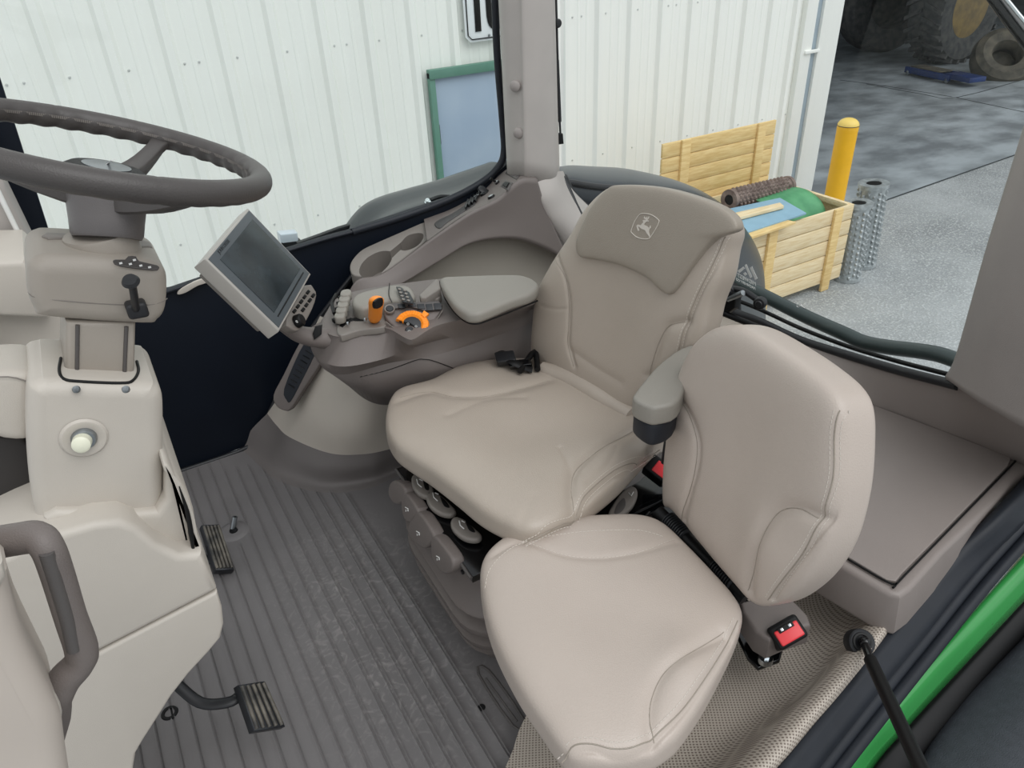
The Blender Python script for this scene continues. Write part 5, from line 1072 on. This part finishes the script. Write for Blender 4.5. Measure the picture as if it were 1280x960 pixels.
    # bollard
    b = thing('bollard', 'yellow safety bollard with rounded pale cap beyond the crate', 'bollard', (6.35, 4.78, G))
    bx, by = 6.38, 4.76; zt = None
    # pick the height that meets the photographed top
    r_ = ray(1052, 200); tt = by / r_[1]; p = EYE + r_ * tt; bx = p[0]; ztop = Y(1054, 158, by)[2]
    lathe('post', (bx, by, G), (0, 0, 1), [(.098, 0), (.098, ztop - G - .05), (.1, ztop - G - .05), (.1, ztop - G)], 'yellow', b)
    lathe('dome_cap', (bx, by, ztop), (0, 0, 1), [(.1, 0)] + [(.1 * math.cos(a), .07 * math.sin(a)) for a in np.linspace(0, math.pi / 2, 9)], 'yellow_pale', b, label='paler rounded cap'); tube('band', [V3(bx + .101 * math.cos(a), by + .101 * math.sin(a), ztop) for a in np.linspace(0, 6.283, 24, endpoint=False)], .003, 'rubber', b, 6, 1, True)
    # crate
    c = thing('wooden_crate', 'open pale wooden crate packed with machine parts beside the shop wall', 'crate', (4.65, 4.05, G))
    cx0, cx1, cy0, cy1, cz = 4.02, 5.215, 3.63, 4.45, -.50; bh = (cz - G - .06) / 5
    def side(nm, f):
        for i in range(5):
            z = G + .06 + i * bh; f(nm, z + .004, z + bh - .004, 'wood_pale')
    side('board', lambda nm, a, b2, m: box(nm, (cx0, cy0, a), (cx1, cy0 + .022, b2), m, c, .003)); side('board', lambda nm, a, b2, m: box(nm, (cx1 - .022, cy0 + .022, a), (cx1, cy1, b2), m, c, .003))
    side('board', lambda nm, a, b2, m: box(nm, (cx0, cy1 - .022, a), (cx1 - .022, cy1, b2), m, c, .003)); side('board', lambda nm, a, b2, m: box(nm, (cx0, cy0 + .022, a), (cx0 + .022, cy1 - .022, b2), m, c, .003))
    for x in (4.30, 5.02): box('batten', (x - .045, cy0 - .025, G - .0), (x + .045, cy0, cz), 'wood', c, .003)
    box('batten', (cx1 - .06, cy0 + .022, cz - .04), (cx1 - .022, cy1, cz + .005), 'wood_pale', c, .003)
    l = thing('crate_lid', 'yellowish plank lid standing upright behind the open crate', 'crate lid', (4.6, cy1 + .06, G))
    ly = cy1 + .05; A = Y(829, 181, ly); B = Y(971, 149, ly); zt = (A[2] + B[2]) / 2; hh = .118
    for i in range(6): box('plank', (A[0], ly, zt - (i + 1) * hh + .004), (B[0], ly + .022, zt - i * hh - .002), 'wood', l, .003)
    for a in (858, 951): xx = Y(a, 160, ly)[0]; box('batten', (xx - .045, ly - .022, zt - .72), (xx + .045, ly, zt + .004), 'wood', l, .003)
    for x in (A[0] + .05, B[0] - .05): box('batten', (x - .04, ly, G), (x + .04, ly + .03, zt - .7), 'wood', l, .003)
    # contents
    def drum(name, lab, p0, p1, r, m, holes=0, grp=None):
        p0, p1 = V3(p0), V3(p1); L = np.linalg.norm(p1 - p0); d = unit(p1 - p0); q = thing(name, lab, 'roller', p0, grp)
        lathe('shell', p0, d, [(r * .55, .01), (r * .55, 0), (r * 1.06, 0), (r * 1.06, .03), (r * .93, .035), (r * .93, L - .035), (r * 1.06, L - .03), (r * 1.06, L), (r * .55, L), (r * .55, L - .01)], m, q)
        lathe('core', p0, d, [(r * .5, .004), (r * .5, L - .004)], 'black', q, label='dark hollow centre')
        u, v, w = frame(d); NR = 16; T_ = []; ns = max(6, int(L / .052))
        for i in range(NR):
            a = 2 * math.pi * i / NR
            for j in range(ns):
                z = .045 + (L - .09) * (j + .5 * (i % 2)) / ns; cpt = p0 + d * z + r * .95 * (math.cos(a) * u + math.sin(a) * v)
                T_.append((cpt, a))
        vs, fs = [], []
        for cpt, a in T_:
            e = math.cos(a) * u + math.sin(a) * v; s_ = np.cross(d, e); k = len(vs)
            for x, y, z in ((-1, -1, 0), (1, -1, 0), (1, 1, 0), (-1, 1, 0), (-.4, -.4, 1), (.4, -.4, 1), (.4, .4, 1), (-.4, .4, 1)): vs.append(cpt + d * x * .015 + s_ * y * .011 + e * z * .014)
            fs += [(k, k + 1, k + 5, k + 4), (k + 1, k + 2, k + 6, k + 5), (k + 2, k + 3, k + 7, k + 6), (k + 3, k, k + 4, k + 7), (k + 4, k + 5, k + 6, k + 7)]
        mesh('teeth', vs, fs, m, q, smooth=False); return q
    drum('toothed_roller', 'galvanised studded roller standing upright, nearest the crate corner', (5.36, 3.66, G), (5.36 - .02, 3.68, -.53), .105, 'galv', grp='standing studded rollers')
    drum('toothed_roller', 'galvanised studded roller standing upright, the farther one with full round top', (5.70, 3.78, G), (5.66, 3.80, -.46), .115, 'galv', grp='standing studded rollers')
    drum('rusty_roller', 'rusty brown toothed roller lying across the crate', Y(911, 250, 4.05), Y(985, 232, 4.12), .075, 'rust')
    gd = thing('green_cover', 'curved green metal cover lying in the crate', 'metal cover', (4.9, 4.0, -.5))
    ax0, ax1 = V3(4.55, 4.02, -.62), V3(5.0, 4.02, -.62); rings = []
    for x in np.linspace(4.5, 5.06, 14):
        k = 1 - max(0, (x - 4.98) / .08) * .12
        rings.append(np.array([V3(x, 4.02 + .30 * k * math.cos(a), -.62 + .20 * k * math.sin(a)) for a in np.linspace(0, math.pi, 30)]))
    o = loft('shell', rings, 'green_drum', gd, closed=False, caps=False); md = o.modifiers.new('s', 'SOLIDIFY'); md.thickness = .01
    loft('end_cap', [rings[-1], rings[-1] * .5 + rings[-1].mean(0) * .5 + V3(.01, 0, 0)], 'green_drum', gd, closed=False, caps=False)
    bb = thing('blue_board', 'light blue board with timber strip lying in the crate', 'board', (4.5, 3.8, -.45))
    bp = [Z(905, 262, -.42), Z(975, 247, -.42), Z(1008, 266, -.45), Z(935, 290, -.45)]
    prism('panel', bp, unit(np.cross(bp[1] - bp[0], bp[3] - bp[0])) * (1 if np.cross(bp[1] - bp[0], bp[3] - bp[0])[2] > 0 else -1), .015, 'blue_board', bb, .002)
    bs = [Z(913, 267, -.405), Z(975, 253, -.405), Z(980, 257, -.405), Z(922, 272, -.405)]; prism('timber_strip', bs, (0, 0, 1), .025, 'wood_pale', bb, .003, label='pale timber strip')
    bs = [Z(932, 290, -.46), Z(985, 275, -.46), Z(995, 277, -.46), Z(940, 296, -.46)]; prism('timber_edge', bs, (0, 0, 1), .02, 'wood', bb, .003)
    # shop wheel, scrap and jack
    w = thing('tractor_wheel', 'huge worn tractor wheel with dull yellow rim inside the shop', 'wheel', (15, 9.2, G))
    wc = V3(Y(1222, 18, 8.8)[0], 9.25, G + .98); ax = V3(0, -1, 0); u, v, _ = frame(ax)
    lathe('tyre', wc, ax, [(.52, -.30), (.70, -.36), (.90, -.34), (.96, -.25), (.975, 0), (.96, .25), (.90, .34), (.70, .36), (.52, .30)], 'tyre', w, n=64)
    vs, fs = [], []
    for i in range(26):
        for s in (-1, 1):
            a = 2 * math.pi * (i + (.5 if s > 0 else 0)) / 26; k = len(vs)
            for da, y0 in ((0, .02), (.16, .36)):
                for db in (-.035, .035):
                    for rr in (.95, 1.03): aa = a + da + db; e = math.cos(aa) * u + math.sin(aa) * v; vs.append(wc + e * (rr - (.04 if y0 > .2 else 0)) + ax * s * y0)
            fs += [(k, k + 1, k + 5, k + 4), (k + 2, k + 6, k + 7, k + 3), (k + 1, k + 3, k + 7, k + 5), (k, k + 2, k + 3, k + 1), (k + 4, k + 5, k + 7, k + 6)]
    mesh('tread_lugs', vs, fs, 'tyre', w, smooth=False)
    rm = lathe('rim', wc, ax, [(.50, .32), (.54, .30), (.54, .26), (.46, .20), (.42, .10), (.22, .06), (.20, .14), (0, .15)], 'rim_yellow', w, n=48, label='dull yellow steel rim')
    lathe('hub', wc + ax * .15, ax, [(.18, -.06), (.18, .04), (.12, .08), (0, .09)], 'junk', rm, n=24)
    w2 = thing('spare_tyre', 'worn dark tractor tyre standing to the left of the yellow rim', 'tyre', (13.8, 10, G))
    lathe('tyre', V3(15.3, 10.9, G + .98), V3(-.35, -1, 0), [(.52, -.30), (.52, .30), (.70, .36), (.90, .34), (.975, .2), (.98, 0), (.975, -.2), (.90, -.34), (.70, -.36), (.52, -.30)], 'tyre', w2, n=56)
    w3 = thing('fallen_tyre', 'flattened muddy tyre lying in front of the yellow wheel', 'tyre', (13.6, 8.2, G))
    p = Z(1228, 92, G); lathe('tyre', p + V3(-.1, -.35, .30), unit((-.5, -.55, .7)), [(.25, -.16), (.4, -.2), (.5, -.14), (.53, 0), (.5, .14), (.4, .2), (.25, .16), (.2, 0), (.25, -.16)], 'junk', w3, n=40)
    p = Z(1255, 100, G); sc_ = rbox('steel_box', p + V3(1.6, .0, .16), (unit((1, -.5, 0)), unit((.5, 1, 0)), (0, 0, 1)), (.4, .3, .16), 'dark_wall', None, .03); tag(sc_, 'dark steel box at the right of the muddy tyre', 'box')
    j = thing('floor_jack', 'low blue trolley jack on the shop floor', 'jack', Z(1185, 105, G))
    A, B = Z(1140, 92, G), Z(1195, 104, G); d = unit(B - A); s_ = unit(np.cross((0, 0, 1), d)); L = np.linalg.norm(B - A); m_ = (A + B) / 2
    rbox('frame_rail', m_ + V3(0, 0, .09) - s_ * .16, (d, s_, (0, 0, 1)), (L / 2, .03, .05), 'jack_blue', j, .01); rbox('frame_rail', m_ + V3(0, 0, .09) + s_ * .16, (d, s_, (0, 0, 1)), (L / 2, .03, .05), 'jack_blue', j, .01)
    rbox('lift_tray', B + V3(0, 0, .12) + d * .15, (d, s_, (0, 0, 1)), (.28, .17, .04), 'jack_blue', j, .01); rbox('deck', m_ + V3(0, 0, .15) - d * .1, (d, s_, (0, 0, 1)), (.35, .14, .01), 'junk', j, .004)
    for e, dd in ((A, .08), (B, -.05)):
        for k in (-1, 1): lathe('caster', e + d * dd + s_ * k * .17 + V3(0, 0, .05), s_ * k, [(0, .02), (.035, .02), (.05, .01), (.05, -.02), (0, -.02)], 'steel', j, n=20)
    # tractor's own outside parts
    f = thing('front_fender', 'glossy black wheel fender outside the right side window', 'fender', (1., 2.7, .3))
    prof = [(446, 312), (455, 292), (472, 272), (495, 259), (530, 248), (565, 238), (600, 226), (640, 212)]
    r0 = px(Y, 2.46, [(a, b + 40) for a, b in prof]); r1 = px(Y, 2.5, [(a, b + 12) for a, b in prof]); r2 = px(Y, 2.62, prof); r3 = [p + V3(0, .22, -.03) for p in r2]; r4 = [p + V3(0, .3, -.3) for p in r2]
    patch('shell', [r0, r1, r2, r3, r4], 'fender_gloss', f, 5, 5)
    q = thing('fender_fitting', 'small bright valve fitting on the black fender beyond the window', 'fitting', Y(536, 252, 2.5))
    lathe('nut', Y(535, 254, 2.5), unit((-.3, -.6, .6)), [(0, .03), (.008, .03), (.008, .012), (.013, .012), (.013, -.01)], 'chrome', q, n=6); tube('hose', [Y(538, 250, 2.5), Y(550, 246, 2.5), Y(562, 246, 2.5)], .008, 'rubber', q)
    ms = thing('mirror_bracket', 'thin black spiked bracket poking above the window edge', 'bracket', Y(410, 295, 2.45)); prism('blade', px(Y, 2.45, [(372, 304), (400, 294), (424, 285), (438, 281), (437, 286), (415, 298), (385, 308)]), (0, -1, 0), .02, 'rubber', ms, .002)
    lt = thing('work_light', 'small clear white box lamp seen just above the window edge', 'lamp', Y(361, 300, 2.6)); prism('lens', px(Y, 2.6, [(350, 293), (372, 291), (374, 303), (352, 306)]), (0, -1, 0), .05, 'lens_white', lt, .006); prism('bracket', px(Y, 2.6, [(352, 303), (376, 300), (380, 312), (352, 314)]), (0, -1, 0), .03, 'rubber', lt, .003)
    rf = thing('rear_fender', 'large dark grey rear wheel fender outside the rear window', 'fender', (2.4, 2.5, 0))
    out = [Y(a, b, 2.75) for a, b in [(660, 225), (698, 211), (740, 210), (785, 213), (850, 228), (898, 252), (932, 286), (952, 325), (957, 370), (957, 420)]]
    inn = [Y(a, b, 2.35) for a, b in [(670, 250), (700, 228), (740, 232), (790, 238), (840, 255), (880, 282), (905, 315), (918, 350), (922, 390), (922, 430)]]
    dn = [p + V3(-.02, .0, -.12) for p in inn]
    o = patch('shell', [[p + V3(0, .03, -.06) for p in out], out, [(a * .5 + b * .5) + V3(0.02, 0, .03) for a, b in zip(out, inn)], inn, dn], 'fender_gloss', rf, 6, 4)
    tube('edge_bead', [p + V3(0, -.01, 0) for p in inn], .012, 'rubber', rf, 10, 5)
    tube('fender_brace', [Y(a, b, 2.3) for a, b in [(703, 222), (715, 245), (735, 262), (760, 270)]], .02, 'rubber', rf, 10, 5)
    # wiper / stay rod on the rear window
    r = thing('window_stay', 'slim black gas stay hanging outside beside the corner post', 'gas stay', Y(700, 100, 2.25))
    tube('upper_rod', px(Y, 2.26, [(694, -40), (696.5, 60), (698.5, 118)]), .0045, 'rubber', r, 10, 1); tube('cylinder', px(Y, 2.26, [(696.3, 75), (699.5, 152)]), .007, 'rubber', r, 12, 1); tube('lower_rod', px(Y, 2.26, [(699.5, 150), (700.5, 168)]), .004, 'rubber', r, 10, 1)
    prism('end_fitting', px(Y, 2.25, [(697, 167), (704, 167), (705, 180), (698, 181)]), (0, -1, 0), .02, 'black', r, .003); lathe('pivot', Y(696, 29, 2.25), unit((0, -1, 0)), [(0, .015), (.01, .014), (.014, .008), (.014, -.01)], 'rubber', r, n=20)
    # glossy bar across the top right corner
    r = thing('window_edge_bar', 'glossy black bar crossing the top right corner of the rear window', 'bar', X(1262, 25, 1.7))
    tube('bar', [X(1225, -28, 1.72), X(1262, 22, 1.72), X(1300, 72, 1.72)], .014, 'black_gloss', r, 14, 1); tube('bright_strip', [X(1236, -28, 1.70), X(1273, 18, 1.70), X(1310, 62, 1.70)], .0045, 'chrome', r, 8, 1, label='bright reflecting edge')
MT['fender_gloss'] = mat('fender_gloss', (40, 46, 52), .3, var=.08, vscale=30)
MT['lens_white'] = mat('lens_white', (214, 222, 232), .2)
build_outside()
# ------------------------------------------------------------------ light
w = bpy.data.worlds.new('sky'); bpy.context.scene.world = w; w.use_nodes = True; nt = w.node_tree
bg = nt.nodes['Background']; tc = nt.nodes.new('ShaderNodeTexCoord'); sp = nt.nodes.new('ShaderNodeSeparateXYZ'); rp = nt.nodes.new('ShaderNodeValToRGB')
nt.links.new(tc.outputs['Generated'], sp.inputs[0]); nt.links.new(sp.outputs['Z'], rp.inputs[0]); nt.links.new(rp.outputs[0], bg.inputs[0])
rp.color_ramp.elements[0].position = 0; rp.color_ramp.elements[0].color = (.86, .89, .92, 1); rp.color_ramp.elements[1].position = .6; rp.color_ramp.elements[1].color = (.93, .97, 1., 1)
bg.inputs[1].default_value = .78
sl = bpy.data.lights.new('overcast_sun', 'SUN'); sl.energy = 1.35; sl.angle = math.radians(50); so = bpy.data.objects.new('overcast_sun', sl); C.objects.link(so)
so.rotation_euler = Vector((-.15, .55, -.8)).to_track_quat('-Z', 'Y').to_euler()
vs = bpy.context.scene.view_settings; vs.view_transform = 'Standard'; vs.look = 'None'; vs.exposure = .12; vs.gamma = 1; vs.use_curve_mapping = False
